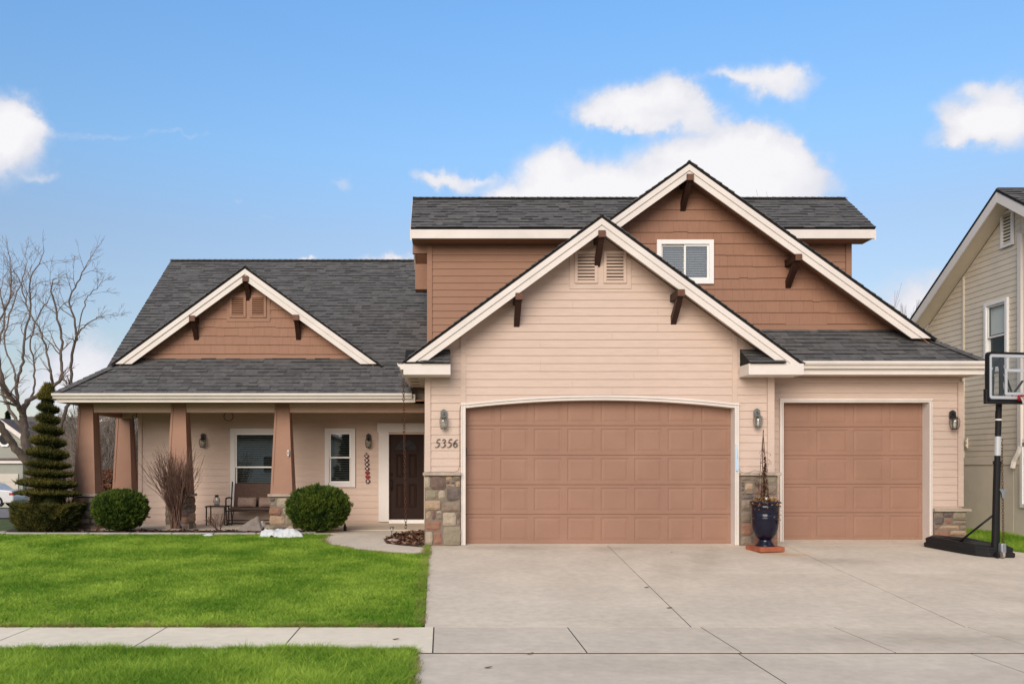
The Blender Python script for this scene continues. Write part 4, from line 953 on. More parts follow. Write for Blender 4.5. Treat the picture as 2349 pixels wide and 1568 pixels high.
# pier between the doors
p2 = emptyp('stone_pier', (5.78, 15.95, 0), H); core(p2, 5.445, 6.12, 15.90, 15.999, -.02, 1.27); core(p2, 6.081, 6.12, 16.0, 16.54, -.02, 1.27)
L2 = [(0,160,0,50,'taupe'),(160,350,0,90,'olive'),(0,40,80,115,'slate'),(0,40,115,160,'slate'),(40,130,70,150,'tan'),(130,190,50,110,'plum'),(130,200,110,190,'rust'),(40,130,150,190,'taupe'),(0,40,50,80,'taupe'),(0,40,160,190,'taupe'),(200,350,90,200,'taupe'),(190,200,50,190,'taupe'),
      (0,130,190,240,'slate'),(130,350,200,260,'tan'),(0,110,240,345,'taupe'),(110,350,260,345,'taupe'),(0,110,350,460,'taupe'),(110,350,350,460,'rust'),(0,120,465,590,'rust'),(120,350,465,560,'plum'),(120,350,560,690,'rust'),(0,120,595,690,'taupe')]
L2 = [q for q in L2 if q[1]-q[0] > 15]
lay(p2, L2, 5.445, 6.12, 1.27, 350, 0, 690, 15.90)
capstone(p2, 5.43, 6.17, 15.83, 15.999, 1.273, 1.33); 
# pier at the right corner
p3 = emptyp('stone_pier', (9.55, 16.5, 0), H); core(p3, 9.285, 9.90, 16.46, 16.549, -.02, .585); core(p3, 9.871, 9.90, 16.55, 17.2, -.02, .585)
L3 = [(0,200,0,110,'olive'),(200,420,0,130,'slate'),(420,740,0,190,'olive'),(0,240,110,310,'slate'),(240,410,130,290,'rust'),(410,740,190,300,'taupe'),(0,110,310,410,'rust'),(110,580,300,410,'tan'),(580,740,300,410,'olive'),(0,350,415,700,'rust'),(350,740,415,540,'tan'),(350,740,540,700,'taupe')]
lay(p3, L3, 9.285, 9.90, .585, 740, 0, 700, 16.46)
capstone(p3, 9.275, 9.96, 16.39, 16.549, .588, .645)

# ---- porch columns
def column(cx, cy, seed, top=2.789):
    random.seed(seed); c = emptyp('porch_column', (cx, cy, .09), H)
    hb, ht, yb_ = .235, .15, cy
    zb, ztp = .845, top
    def fr(z): t = (z-zb)/(ztp-zb); return hb+(ht-hb)*t
    m = MB(); 
    def ring(h, z, n=0): return [(cx-h,cy-h,z),(cx+h,cy-h,z),(cx+h,cy+h,z),(cx-h,cy+h,z)]
    V = ring(fr(zb)-.012, zb)+ring(fr(ztp)-.012, ztp); m.add(V, [(0,3,2,1),(4,5,6,7),(0,1,5,4),(1,2,6,5),(2,3,7,6),(3,0,4,7)]); obj('shaft', m, m_col, c)
    w = .045
    for (nx_, ny_) in ((0,-1),(1,0),(-1,0),(0,1)):
        m = MB(); n = Vector((nx_,ny_,0)); s = Vector((-ny_,nx_,0)); C0 = Vector((cx,cy,0))
        def pt(a, z, o): h = fr(z); return C0+n*(h-.012+o)+s*a+Vector((0,0,z))
        for sg in (-1, 1):
            q = []
            for z in (zb, ztp):
                h = fr(z); q += [pt(sg*h, z, .014), pt(sg*(h-w), z, .014), pt(sg*(h-w), z, -.002), pt(sg*h, z, -.002)]
            m.add(q, [(0,1,5,4),(1,2,6,5),(2,3,7,6),(3,0,4,7),(0,3,2,1),(4,5,6,7)])
        for za, zc in ((zb, zb+.20), (ztp-.06, ztp)):
            q = []
            for z in (za, zc):
                h = fr(z)-w-.001; q += [pt(h, z, .012), pt(-h, z, .012), pt(-h, z, -.002), pt(h, z, -.002)]
            m.add(q, [(0,1,5,4),(1,2,6,5),(2,3,7,6),(3,0,4,7),(0,3,2,1),(4,5,6,7)])
        obj('corner_trim', m, m_col, c)
    core(c, cx-.245, cx+.245, cy-.245, cy+.245, .03, .775)
    keys = list(ST)
    def face(xf_):
        z = .05; k = 0
        while z < .76:
            h = random.choice((.12,.17,.22,.15)); 
            if z+h > .70: h = .775-z
            x = -.262
            while x < .255:
                w_ = random.choice((.14,.2,.26,.34)); 
                if x+w_ > .17: w_ = .262-x
                if h > .16 and w_ < .25 and random.random() < .3: parts = [(z, z+h/2), (z+h/2, z+h)]
                else: parts = [(z, z+h)]
                for a, b in parts:
                    o = stone(c, x, x+w_, a, b, 0, .022, ST[random.choice(keys)]); me = o.data
                    for v in me.vertices:
                        p = xf_(Vector(v.co)+ORG[o.name]); v.co = p-ORG[c.name]
                    o.location = (0,0,0); ORG[o.name] = ORG[c.name]
                x += w_
            z += h
            if z > .77: break
    face(lambda p: Vector((cx+p.x, cy-.245+p.y, p.z)))
    face(lambda p: Vector((cx+.245-p.y, cy+p.x, p.z)))
    m = MB(); m.box(cx-.29, cx+.29, cy-.29, cy+.29, .785, .845); obj('cap', m, m_cap, c, bevel=.015)
    return c
CYY = 18.7+.24
for k, (u, y) in enumerate(((192.5,CYY),(406,CYY),(645,CYY))): column(XX(u, 18.7)+(.0), y, 40+k)
column(-7.78, 21.45, 77)
random.seed(11)
# =====================================================  THINGS ON AND ABOUT THE HOUSE
def lantern(u0, u1, v0, v1, Y, label, pale=False, wob=0):
    X = XX((u0+u1)/2, Y); zt, zb = ZZ(v0,Y), ZZ(v1,Y); h = zt-zb; w = XX(u1,Y)-XX(u0,Y); mt = m_lampg if pale else m_lamp
    L_ = tag(empty('wall_lantern', (X, Y, zb)), label, 'lantern', 'lanterns on the house walls'); s = h/.37; yc = Y-.10*s
    m = MB(); pw = .06*s
    m.prism([(X-pw,zt-.16*s),(X+pw,zt-.16*s),(X+pw,zt-.04*s),(X+pw*.5,zt-.015*s),(X,zt),(X-pw*.5,zt-.015*s),(X-pw,zt-.04*s)], Y-.045, Y-.022); obj('backplate', m, mt, L_, bevel=.004)
    m = MB(); m.tube([(X,Y-.045,zt-.08*s),(X,yc+.02,zt-.055*s),(X,yc,zt-.07*s),(X,yc,zt-.11*s)], .011*s, 8); obj('arm', m, mt, L_, smooth=True)
    m = MB(); m.lathe([(.0,0),(.066,-.035),(.076,-.048),(.0,-.049)][::-1], (0,0,0), 6); m.v = [Vector((X+p.x*s, yc+p.y*s, zt-.115*s+p.z*s)) for p in m.v]
    m.lathe([(.055*s,0),(.062*s,.012*s),(.0,.013*s)], (X,yc,zb), 6); obj('cage_cap', m, mt, L_)
    for k in range(6):
        a = math.pi/6+k*math.pi/3; c_, s_ = math.cos(a)*s, math.sin(a)*s
        m = MB(); m.tube([(X+.072*c_,yc+.072*s_,zt-.16*s),(X+.085*c_,yc+.085*s_,zt-.22*s),(X+.078*c_,yc+.078*s_,zt-.30*s),(X+.056*c_,yc+.056*s_,zb+.01)], .0052*s, 5); obj('cage_bar', m, mt, L_)
    m = MB(); m.lathe([(.05*s,.012),(.068*s,.07*s),(.075*s,.14*s),(.066*s,.20*s)], (X,yc,zb), 12); obj('glass', m, m_lglass, L_, smooth=True)
    m = MB(); m.lathe([(.02*s,.02*s),(.026*s,.09*s),(.02*s,.12*s),(.006*s,.15*s)], (X,yc,zb), 8); obj('bulb', m, mat('bulb white', (.7,.68,.62), .3, .02, bump=0), L_, smooth=True)
lantern(1007,1028,938,984,15.98,'weathered grey wall lantern above the house number', True)
lantern(1723,1745,936,981,15.98,'weathered wall lantern above the blue urn', True)
lantern(2171,2193,940,985,16.53,'black wall lantern right of the narrow garage door', False)
lantern(459,474,993,1026,20.58,'black porch wall lantern left of the wide porch window')
lantern(838,852.7,993.6,1026.8,20.58,'black porch wall lantern right of the small porch window')

# house number 5 3 5 6
DG = {'5': [[(.20,.96,.05),(.50,1.0,.11),(.60,1.02,.03)], [(.22,.97,.05),(.15,.56,.05)], [(.15,.56,.04),(.30,.62,.06),(.46,.55,.10),(.53,.36,.13),(.46,.15,.11),(.28,.02,.07),(.08,.0,.05),(.05,.07,.06)]],
      '3': [[(.10,.82,.04),(.20,.96,.07),(.38,.98,.09),(.49,.84,.12),(.44,.68,.09),(.26,.56,.04)], [(.26,.56,.04),(.44,.48,.09),(.53,.30,.13),(.46,.12,.11),(.28,.01,.07),(.08,.0,.05),(.05,.07,.06)]],
      '6': [[(.56,1.0,.03),(.38,.9,.06),(.20,.68,.10),(.10,.40,.13),(.12,.18,.12),(.24,.02,.07),(.38,.02,.08),(.52,.18,.12),(.53,.38,.11),(.42,.52,.07),(.28,.5,.05),(.14,.36,.04)]]}
HN = emptyp('house_number', P(1023,1025.5,15.97), H)
m_num = mat('bronze number', (.025,.014,.010), .45, .2, 8, .1, spec=.5)
def digit(ch, X, z, h):
    m = MB()
    for st in DG[ch]:
        pts = []; 
        for i in range(len(st)-1):      # catmull subdivision
            p0 = st[max(i-1,0)]; p1 = st[i]; p2 = st[i+1]; p3 = st[min(i+2,len(st)-1)]
            for k in range(4):
                t = k/4; pts.append([.5*((2*b)+(-a+c)*t+(2*a-5*b+4*c-d)*t*t+(-a+3*b-3*c+d)*t**3) for a,b,c,d in zip(p0,p1,p2,p3)])
        pts.append(st[-1]); Lf, Rt = [], []
        for i, (a, b, w) in enumerate(pts):
            d = Vector((pts[min(i+1,len(pts)-1)][0]-pts[max(i-1,0)][0], pts[min(i+1,len(pts)-1)][1]-pts[max(i-1,0)][1])).normalized(); n = Vector((-d.y, d.x))*max(w,.03)*.47
            sh = .12*b
            Lf.append((X+(a+n.x+sh)*h, z+(b+n.y)*h)); Rt.append((X+(a-n.x+sh)*h, z+(b-n.y)*h))
        for i in range(len(pts)-1): m.prism([Lf[i],Lf[i+1],Rt[i+1],Rt[i]], 15.955, 15.973)
    o = obj('digit', m, m_num, HN); o['label'] = 'bronze digit '+ch
for ch, u in zip('5356', (996.5, 1010.3, 1023.8, 1037.3)): digit(ch, XX(u,15.96), ZZ(1025,15.96), .146)

# rain chain
m_rust = mat('rusted copper chain', (.10,.045,.025), .6, .4, 20, .4, 80, metal=.5)
RC = tag(empty('rain_chain', (-.745,17.6,.15)), 'rusty brown rain chain hanging from the gutter in front of the front door', 'rain chain')
m = MB(); m.torus((0,0,0), .022, .0055, 'y', 14, 6, 1, 1.75); lk = m.mesh('chain_link', Vector((0,0,0)), m_rust, True)
zt_, zb_ = ZZ(872,17.6), .16; n = int((zt_-zb_)/.062)
for i in range(n):
    t = i/n; place('chain_link', lk, RC, (-.775+.05*t, 17.6, zt_-i*(zt_-zb_)/n), (random.uniform(-.1,.1), random.uniform(-.1,.1), (math.pi/2 if i % 2 else 0)+t*2.2+random.uniform(-.2,.2)))
# hearts hanging on the wall
HT = tag(empty('heart_garland', (XX(841,20.56),20.56,ZZ(1109,20.56))), 'string of small red and white hearts hanging between porch lantern and front door', 'garland')
m_red = mat('red wood', (.22,.02,.02), .6, .1); m_wht = mat('white wood', (.6,.55,.52), .6, .1); m_dred = mat('maroon wood', (.09,.02,.02), .6, .1)
def heart(s):
    return [(s*.5*(16*math.sin(t)**3)/16, s*(13*math.cos(t)-5*math.cos(2*t)-2*math.cos(3*t)-math.cos(4*t))/30) for t in [2*math.pi*k/22 for k in range(22)]]
for i in range(7):
    cx_, cz_ = XX(840.5+.5*i,20.56), ZZ(1046+i*9.6,20.56); k = (1.1,)[0]
    m = MB(); m.prism([(cx_+a*.115, cz_+b*.105) for a, b in heart(1.0)], 20.55, 20.565); obj('heart', m, (m_dred,m_dred,m_dred,m_dred,m_red,m_red,m_dred)[i], HT)
    if i not in (4,5): m = MB(); m.prism([(cx_+a*.05, cz_+.005+b*.055) for a, b in heart(1.0)], 20.544, 20.5495); obj('heart_inset', m, m_wht, HT)
m = MB(); m.tube([(XX(840,20.56),20.556,ZZ(1110,20.56)),(XX(840,20.56),20.556,ZZ(1040,20.56))], .004, 5); m.torus((XX(840,20.56),20.556,ZZ(1039,20.56)), .02, .004, 'y'); obj('cord', m, m_dred, HT)
# plant hooks under the beam
for k, (u, v0, v1) in enumerate(((524,944,965),(309,950,960))):
    Yh = 19.3; m = MB(); X = XX(u,Yh); zc = ZZ((v0+v1)/2,Yh); R = (v1-v0)/2*Yh/F
    pts = [(X+R*.9,Yh,2.79),(X+R*.9,Yh,zc+R*1.2)]+[(X+R*math.cos(t),Yh,zc+R*math.sin(t)) for t in [math.pi*.25-2*math.pi*.82*i/18 for i in range(19)]]
    m.tube(pts, .008, 6); o = obj('plant_hook', m, m_lamp, None, smooth=True)
    tag(o, ('curved wire hook hanging from the porch ceiling left of the wide window','small wire hook hanging beside the left rear porch column')[k], 'hook', 'plant hooks under the porch ceiling')
# white ornament on the third column
m = MB(); Yc = 18.68; cx_, cz_ = XX(660.5,Yc), ZZ(1038.5,Yc)
m.prism([(cx_+.028*math.cos(t), cz_+.075*math.sin(t)*(1 if math.sin(t)>0 else .95)) for t in [2*math.pi*i/14 for i in range(14)]], Yc, Yc+.03)
OR = tag(obj('column_ornament', m, m_wht, None, bevel=.005), 'small white oval ornament on the porch column beside the bench', 'ornament')
m = MB(); m.torus((cx_,Yc-.003,cz_), .02, .004, 'y', 12, 5, .7, 1.3); obj('ornament_ring', m, m_lamp, OR)
# cable round the door casing corner
def cable(name, pts, r, label, mt):
    m = MB(); m.tube(pts, r, 5); tag(obj(name, m, mt, None, smooth=True), label, 'cable')
m_cable = mat('grey cable', (.16,.13,.11), .6, .1)
cable('wall_cable', [P(1056,930,15.95),P(1053.5,945,15.95),P(1053,985,15.95),P(1054,1040,15.95),P(1053.5,1070,15.95),P(1050,1079,15.95),P(1040,1082,15.95),P(1015,1081,15.95),P(976,1082.5,15.94)], .004, 'thin cable running down the wall beside the double garage door to the left stone pier', m_cable)
cable('wall_cable', [P(1693,1020,15.95),P(1695,1050,15.95),P(1693,1072,15.95),P(1699,1082,15.88),P(1715,1084,15.83),P(1730,1078,15.83),P(1745,1081,15.83),P(1752,1090,15.83)], .004, 'thin cable looping from the wall on to the cap of the pier behind the urn', m_cable)

# porch furniture
m_bench = mat('dark bronze bench metal', (.03,.022,.018), .5, .2, 6, .1, spec=.4)
m_sling = mat('brown bench fabric', (.075,.045,.035), .9, .2, 20, .4, 120)
Yb = 20.0; bx0, bx1 = XX(524.5,Yb), XX(524.5,Yb)+1.27
BN = tag(empty('porch_bench', ((bx0+bx1)/2,Yb,.095)), 'dark metal glider bench with a brown fabric back under the porch window', 'bench')
sz = ZZ(1165,Yb)
m = MB(); m.box(bx0+.05, bx1-.05, Yb-.22, Yb+.22, sz-.03, sz+.02); obj('seat', m, m_sling, BN, bevel=.012)
m = MB(); m.obox(((bx0+bx1)/2, Yb+.28, sz+.30), ((bx1-bx0)/2-.06,0,0), (0,.018,-.004), (0,.055,.27)); obj('backrest', m, m_sling, BN, bevel=.012)
for x in (bx0, bx1):
    m = MB(); m.tube([(x,Yb+.3,sz+.22),(x,Yb+.05,sz+.245),(x,Yb-.24,sz+.24),(x,Yb-.27,sz+.2),(x,Yb-.25,sz-.05)], .018, 8); m.tube([(x,Yb+.36,sz+.6),(x,Yb+.22,sz)], .016, 8); obj('armrest', m, m_bench, BN, smooth=True)
    for y in (Yb-.25, Yb+.22): m = MB(); m.tube([(x,y,sz-.05),(x+(.03 if x == bx0 else -.03),y,.098)], .017, 8); obj('leg', m, m_bench, BN, smooth=True)
    m = MB(); m.tube([(x,Yb-.3,.115),(x,Yb+.3,.115)], .016, 6); obj('runner', m, m_bench, BN)
for dz, y in ((-.05,Yb-.25),(-.05,Yb+.22),(-.26,Yb-.2),(-.36,Yb+.2)): m = MB(); m.tube([(bx0,y,sz+dz),(bx1,y,sz+dz)], .015, 6); obj('rail', m, m_bench, BN, smooth=True)
for x in (bx0+.16, bx1-.16): m = MB(); m.tube([(x,Yb-.2,sz-.05),(x-.05,Yb-.2,.098)], .014, 6); obj('brace', m, m_bench, BN, smooth=True)
m_cush = mat('patterned cushion fabric', (.26,.19,.155), .9, .35, 26, .5, 120, col2=(.16,.105,.085))
def cushion(x, label):
    bm = bmesh.new(); bmesh.ops.create_grid(bm, x_segments=12, y_segments=8, size=1)
    for v in bm.verts: 
        a, b = v.co.x, v.co.y; e = (1-a**4)*(1-b**4); v.co = Vector((a*.20*(1-.08*(1-b*b)*(-1)), -.012-.065*e**.5, b*.11*(1+.06*a*a)))
    r = bmesh.ops.duplicate(bm, geom=bm.faces[:]); 
    for e in r['geom']:
        if isinstance(e, bmesh.types.BMVert): e.co.y = -e.co.y
    bmesh.ops.remove_doubles(bm, verts=bm.verts[:], dist=.0005)
    me = bpy.data.meshes.new('cushion'); bm.to_mesh(me); bm.free(); me.materials.append(m_cush); me.polygons.foreach_set('use_smooth', [True]*len(me.polygons))
    o = link(bpy.data.objects.new('cushion', me), None, (x, Yb+.09, sz+.135)); o.rotation_euler = (-.28, 0, random.uniform(-.08,.08)); tag(o, label, 'cushion', 'cushions on the porch bench')
cushion(XX(564.5,Yb), 'patterned brown cushion at the left end of the porch bench'); cushion(XX(610,Yb)+.03, 'patterned cushion on the bench partly behind the porch column')
Yt = 20.0; tx0, tx1 = XX(475,Yt), XX(523,Yt); tz = ZZ(1159,Yt)
TB = tag(empty('side_table', ((tx0+tx1)/2,Yt,.095)), 'small square dark metal side table left of the porch bench', 'table')
m = MB(); m.box(tx0, tx1, Yt-.22, Yt+.22, tz-.025, tz); obj('table_top', m, m_bench, TB, bevel=.006)
for x in (tx0+.02, tx1-.045):
    for y in (Yt-.2, Yt+.18): m = MB(); m.box(x, x+.025, y, y+.025, .096, tz-.025); obj('leg', m, m_bench, TB)
JL = tag(empty('candle_lantern', (XX(497,Yt),Yt,tz)), 'glass candle jar with a black lid standing on the side table', 'candle lantern')
x = XX(497,Yt); m = MB(); m.lathe([(.05,.0),(.062,.02),(.066,.12),(.05,.19),(.035,.21)], (x,Yt,tz+.001), 16); obj('glass', m, m_lglass, JL, smooth=True)
m = MB(); m.lathe([(.04,.21),(.042,.245),(.0,.25)], (x,Yt,tz), 16); m.torus((x,Yt,tz+.2), .04, .005, 'z'); 
for a in (-1, 1): m.tube([(x+a*.065,Yt,tz+.02),(x+a*.072,Yt,tz+.12),(x+a*.045,Yt,tz+.21)], .005, 5)
obj('lid', m, m_lamp, JL, smooth=True); m = MB(); m.lathe([(.04,.005),(.04,.09),(.0,.092)], (x,Yt,tz), 14); obj('candle', m, mat('candle wax', (.7,.7,.68), .5, .02), JL, smooth=True)
# dark bottle shaped thing by the round bush
m = MB(); x = XX(791,18.3); m.lathe([(.0,.0),(.034,.0),(.036,.09),(.022,.125),(.018,.16),(.0,.162)], (x,18.3,gnd(18.3)), 12); tag(obj('garden_spigot', m, m_lamp, None, smooth=True), 'small dark bottle shaped ground fixture at the right edge of the round boxwood', 'fixture')
m = MB(); 
# boulder
from mathutils import noise as mnoise
def rock(name, c, sx, sy, sz_, rot, mt, label, cat, seed, lvl=3, rough=.28, group=None, pts=None):
    bm = bmesh.new()
    if pts: 
        for p in pts: bm.verts.new(p)
        bmesh.ops.convex_hull(bm, input=bm.verts[:]); 
        for f in bm.faces: f.smooth = False
        bmesh.ops.triangulate(bm, faces=bm.faces[:]); bmesh.ops.subdivide_edges(bm, edges=bm.edges[:], cuts=3, use_grid_fill=True)
        for v in bm.verts: v.co += Vector((mnoise.noise(v.co*9), mnoise.noise(v.co*9+Vector((5,0,0))), mnoise.noise(v.co*9+Vector((0,9,0)))))*.018
    else:
        bmesh.ops.create_icosphere(bm, subdivisions=lvl, radius=1)
        for v in bm.verts:
            n = mnoise.noise(v.co*1.3+Vector((seed,0,0)))*rough*1.6+mnoise.noise(v.co*3.1+Vector((0,seed,0)))*rough*.6+mnoise.noise(v.co*9+Vector((0,seed,0)))*rough*.2
            v.co = v.co*(1+n); v.co = Vector((v.co.x*sx, v.co.y*sy, max(v.co.z, -.25)*sz_))
    me = bpy.data.meshes.new(name); bm.to_mesh(me); bm.free(); me.materials.append(mt)
    o = link(bpy.data.objects.new(name, me), None, c); o.rotation_euler = rot; tag(o, label, cat, group); return o
m_rock = mat('grey boulder', (.16,.13,.11), .9, .25, 5, .8, 30, col2=(.27,.225,.19), bdist=.01); m_rock2 = mat('pale stone', (.32,.27,.24), .9, .2, 8, .6, 40)
s_ = 18.0/F
rock('boulder', P(580,1216,17.98), 1,1,1,(0,0,0), m_rock, 'large angular grey boulder in the porch bed in front of the bench', 'boulder', 1, pts=[(-.30,-.06,0),(-.29,.1,.02),(-.15,-.14,.0),(.20,-.12,.0),(.20,.14,0),(-.12,.16,0),(-.20,-.02,.12),(-.02,.0,.21),(.08,.0,.295),(.115,.02,.27),(.15,.05,.18),(.05,.12,.22),(.22,.02,.08)])
rock('rock', P(600,1205,18.02), .07,.06,.12,(0,0,0), m_rock2, 'small pale stone leaning on the right of the boulder', 'rock', 2)
rock('rock', P(412,1203,18.1), .055,.05,.09,(0,0,0), m_rock2, 'pale rounded stone at the foot of the bare twig shrub', 'rock', 5)
rock('rock', P(792,1219,17.8), .05,.05,.05,(0,0,.4), m_rock, 'small dark stone under the left side of the right boxwood', 'rock', 9).location = P(733,1214,17.75)
rock('flat_stone', G(901,1241.5)+Vector((0,0,.025)), .12,.10,.03,(0,0,0), mat('flat pinkish stone', (.42,.33,.29), .85, .1, 8, .4, 50), 'flat pinkish stone lying on the bark by the path light', 'stone', 4, rough=.12)
# snow
m_snow = mat('old snow', (.68,.69,.68), .75, .10, 14, 1, 60, bdist=.02, spec=.4)
def snow(u0, u1, v0, v1, Y, label, seed):
    x0, x1 = XX(u0,Y), XX(u1,Y); h = (v1-v0)*Y/F; nx, ny = 60, 24; V = []; dep = .42 if h > .1 else .14
    for j in range(ny+1):
        for i in range(nx+1):
            a, b = i/nx, j/ny; x = x0+(x1-x0)*a; y = Y-dep/2+dep*b; r2 = ((a-.42)/.5)**2*(.9 if a < .42 else .75)+((b-.5)/.5)**2
            n_ = mnoise.noise(Vector((x*5+seed,y*5,0)))*.5+mnoise.noise(Vector((x*14,y*14,seed)))*.28
            z = max(0, 1-r2+n_*.9)**.7*h*.62 if 1-r2+n_*.9 > 0 else -.05
            V.append((x, y, gnd(y)+z+(mnoise.noise(Vector((x*30,y*30,3)))*.014 if z > 0 else -.02)))
    Fq = [(j*(nx+1)+i, j*(nx+1)+i+1, (j+1)*(nx+1)+i+1, (j+1)*(nx+1)+i) for j in range(ny) for i in range(nx)]
    o = npmesh('snow_patch', V, Fq, m_snow, org=((x0+x1)/2, Y, gnd(Y)), smooth=True); tag(o, label, 'snow', 'patches of melting snow')
snow(598,698,1206,1236,17.15,'larger heap of melting snow on the lawn in front of the stone column base',2.0); snow(465,490,1217,1227,17.25,'small low scrap of melting snow at the lawn edge left of the boulder',7.0)
# path light
PL = tag(empty('path_light', P(897,1240,17.0)), 'small black solar path light standing in the bark by the front walk', 'path light')
x, y_, z0_ = PL.location; m = MB(); m.tube([(x-.01,y_,z0_),(x+.012,y_,z0_+.2)], .006, 6); obj('stake', m, m_lamp, PL)
m = MB(); m.lathe([(.012,.19),(.03,.2),(.034,.245),(.03,.25)], (x+.012,y_,z0_), 12); obj('lens', m, m_lglass, PL, smooth=True); m = MB(); m.lathe([(.04,.25),(.052,.262),(.02,.285),(.0,.286)], (x+.012,y_,z0_), 12); obj('cap', m, m_lampg, PL, smooth=True)

# blue urn on a terracotta tile, dead plant in it
m_urn = mat('navy glazed ceramic', (.004,.004,.016), .16, .15, 4, .05, 30, spec=.45); m_terra = mat('terracotta tile', (.33,.10,.05), .8, .2, 8, .4, 50)
ux, uy = XX(1754,15.35), 15.35; g0 = gnd(uy); sc = uy/F
m = MB(); m.box(ux-.235, ux+.235, uy-.235, uy+.235, g0+.001, g0+.085); o = obj('terracotta_tile', m, m_terra, None, bevel=.006); o.rotation_euler = (0,0,.22); tag(o, 'square terracotta tile under the blue urn', 'tile')
UR = tag(empty('flower_urn', (ux, uy, g0+.087)), 'tall glossy navy blue footed urn between the two garage doors', 'urn'); ub = g0+.087
prof = [(.19,0),(.19,.012),(.175,.03),(.14,.075),(.125,.10),(.128,.115),(.17,.15),(.22,.22),(.25,.31),(.262,.40),(.268,.48),(.268,.50),(.272,.503),(.272,.513),(.268,.516),(.268,.53),(.272,.533),(.272,.543),(.268,.546),(.27,.60),(.272,.70),(.277,.704),(.277,.716),(.273,.72),(.275,.76),(.29,.775),(.305,.785),(.305,.805),(.285,.81),(.26,.80),(.25,.74)]
prof = [(r*.86, z*.965) for r, z in prof]
m = MB(); m.lathe(prof[:6], (ux,uy,ub), 40); obj('foot', m, m_urn, UR, smooth=True); m = MB(); m.lathe(prof[5:], (ux,uy,ub), 48); obj('bowl', m, m_urn, UR, smooth=True)
m = MB(); m.lathe([(0,.70),(.22,.705),(.0,.73)], (ux,uy,ub), 16); obj('potting_soil', m, m_soil, UR)
m_dead = mat('dead stem', (.10,.05,.03), .9, .3, 9); m_deadl = leafmat('dead leaf', (.16,.07,.025), (.42,.24,.10), .85, .2, 6); m_deadd = leafmat('dead dark leaf', (.05,.022,.012), (.14,.06,.03), .85, .1, 6)
DP = tag(empty('dead_plant', (ux, uy, ub+.73)), 'dead brown vine on a tall wire trellis growing out of the blue urn', 'plant')
m = MB(); top = Vector((XX(1750,uy),uy,ZZ(992,uy))); bz = ub+.71
for k in range(5):
    a = 2*math.pi*k/5+.4; b = Vector((ux-.02+.11*math.cos(a), uy+.11*math.sin(a), bz)); pts = [b.lerp(top, t)+Vector((random.uniform(-.008,.008), random.uniform(-.01,.01), 0))*(1-abs(2*t-1)) for t in [i/10 for i in range(11)]]
    m.tube(pts, .0045, 5)
m.tube([top-Vector((0,0,.02)), top+Vector((.005,0,.05))], .009, 5); obj('trellis', m, m_dead, DP)
m = MB()
for k in range(46):
    t = random.random()**1.8*.85; a = random.uniform(0, 6.3); r = .11*(1-t); p = Vector((ux-.02,uy,bz)).lerp(top, t)+Vector((r*math.cos(a), r*math.sin(a), 0)); pts = [p]
    for i in range(6): p = p+Vector((random.uniform(-.035,.035), random.uniform(-.03,.03), random.uniform(-.04,.05))); pts.append(p)
    m.tube(pts, .0035, 3)
obj('vine', m, m_dead, DP)
def leafcards(name, pts, size, mt, parent=None, label=None, cat=None, kind=None, tint=None, elong=1.6, org=None, nrm=None):
    pts = np.asarray(pts); c = len(pts); a = rng.normal(size=(c,3)); 
    if nrm is not None: a = a*.75+nrm*1.3
    a /= np.linalg.norm(a, axis=1)[:,None]; b = np.cross(a, rng.normal(size=(c,3))); b /= np.linalg.norm(b, axis=1)[:,None]
    s = (size*rng.uniform(.6,1.35,c))[:,None]; V = np.stack([pts-b*s*.5, pts+a*s*elong*.5, pts+b*s*.5, pts-a*s*elong*.35], 1).reshape(-1,3)
    if tint is None: tint = rng.uniform(0,1,c)
    o = npmesh(name, V, np.arange(c*4).reshape(-1,4), mt, parent, org if org is not None else tuple(pts.mean(0)), tint=np.repeat(tint,4)); return tag(o, label, cat, kind=kind)
q = []
for i in range(520):
    a = random.uniform(0,6.3); r = random.uniform(.0,.26); q.append((ux+r*math.cos(a), uy+r*math.sin(a), ub+.75+random.uniform(0,.09)-(max(0,r-.22)*1.5)))
for i in range(60): a = random.uniform(0,6.3); q.append((ux+.27*math.cos(a), uy+.27*math.sin(a), ub+.76-random.random()**2*.30))
leafcards('leaves', q, .026, m_deadl, DP); q = []
for i in range(420):
    t = random.random()**2.2; a = random.uniform(0,6.3); r = .10*(1-t)*random.random(); q.append((ux-.02*(1-t)+r*math.cos(a), uy+r*math.sin(a), bz+(top.z-bz)*t*.66+.02))
leafcards('dark_leaves', q, .03, m_deadd, DP)
m = MB(); c_ = P(1757,1143,uy-.12); m.obox(c_, (.018,0,0), (0,.001,0), (0,0,.021)); tg = obj('plant_tag', m, m_wht, DP)

# ---- basketball hoop
m_plas = mat('black moulded plastic', (.011,.0105,.011), .45, .2, 3, .15, 40, spec=.3); m_steel = mat('grey steel', (.30,.32,.34), .35, .1, 4, .1, metal=.6); m_silver = mat('silver board trim', (.52,.53,.54), .35, .05, metal=.3)
m_rim = mat('red rim paint', (.35,.02,.02), .4, .1); m_net = mat('white net cord', (.7,.68,.66), .8, .1)
BK = tag(empty('basketball_hoop', (9.3,14.75,gnd(14.75))), 'black portable basketball hoop with a clear backboard beside the driveway', 'basketball hoop')
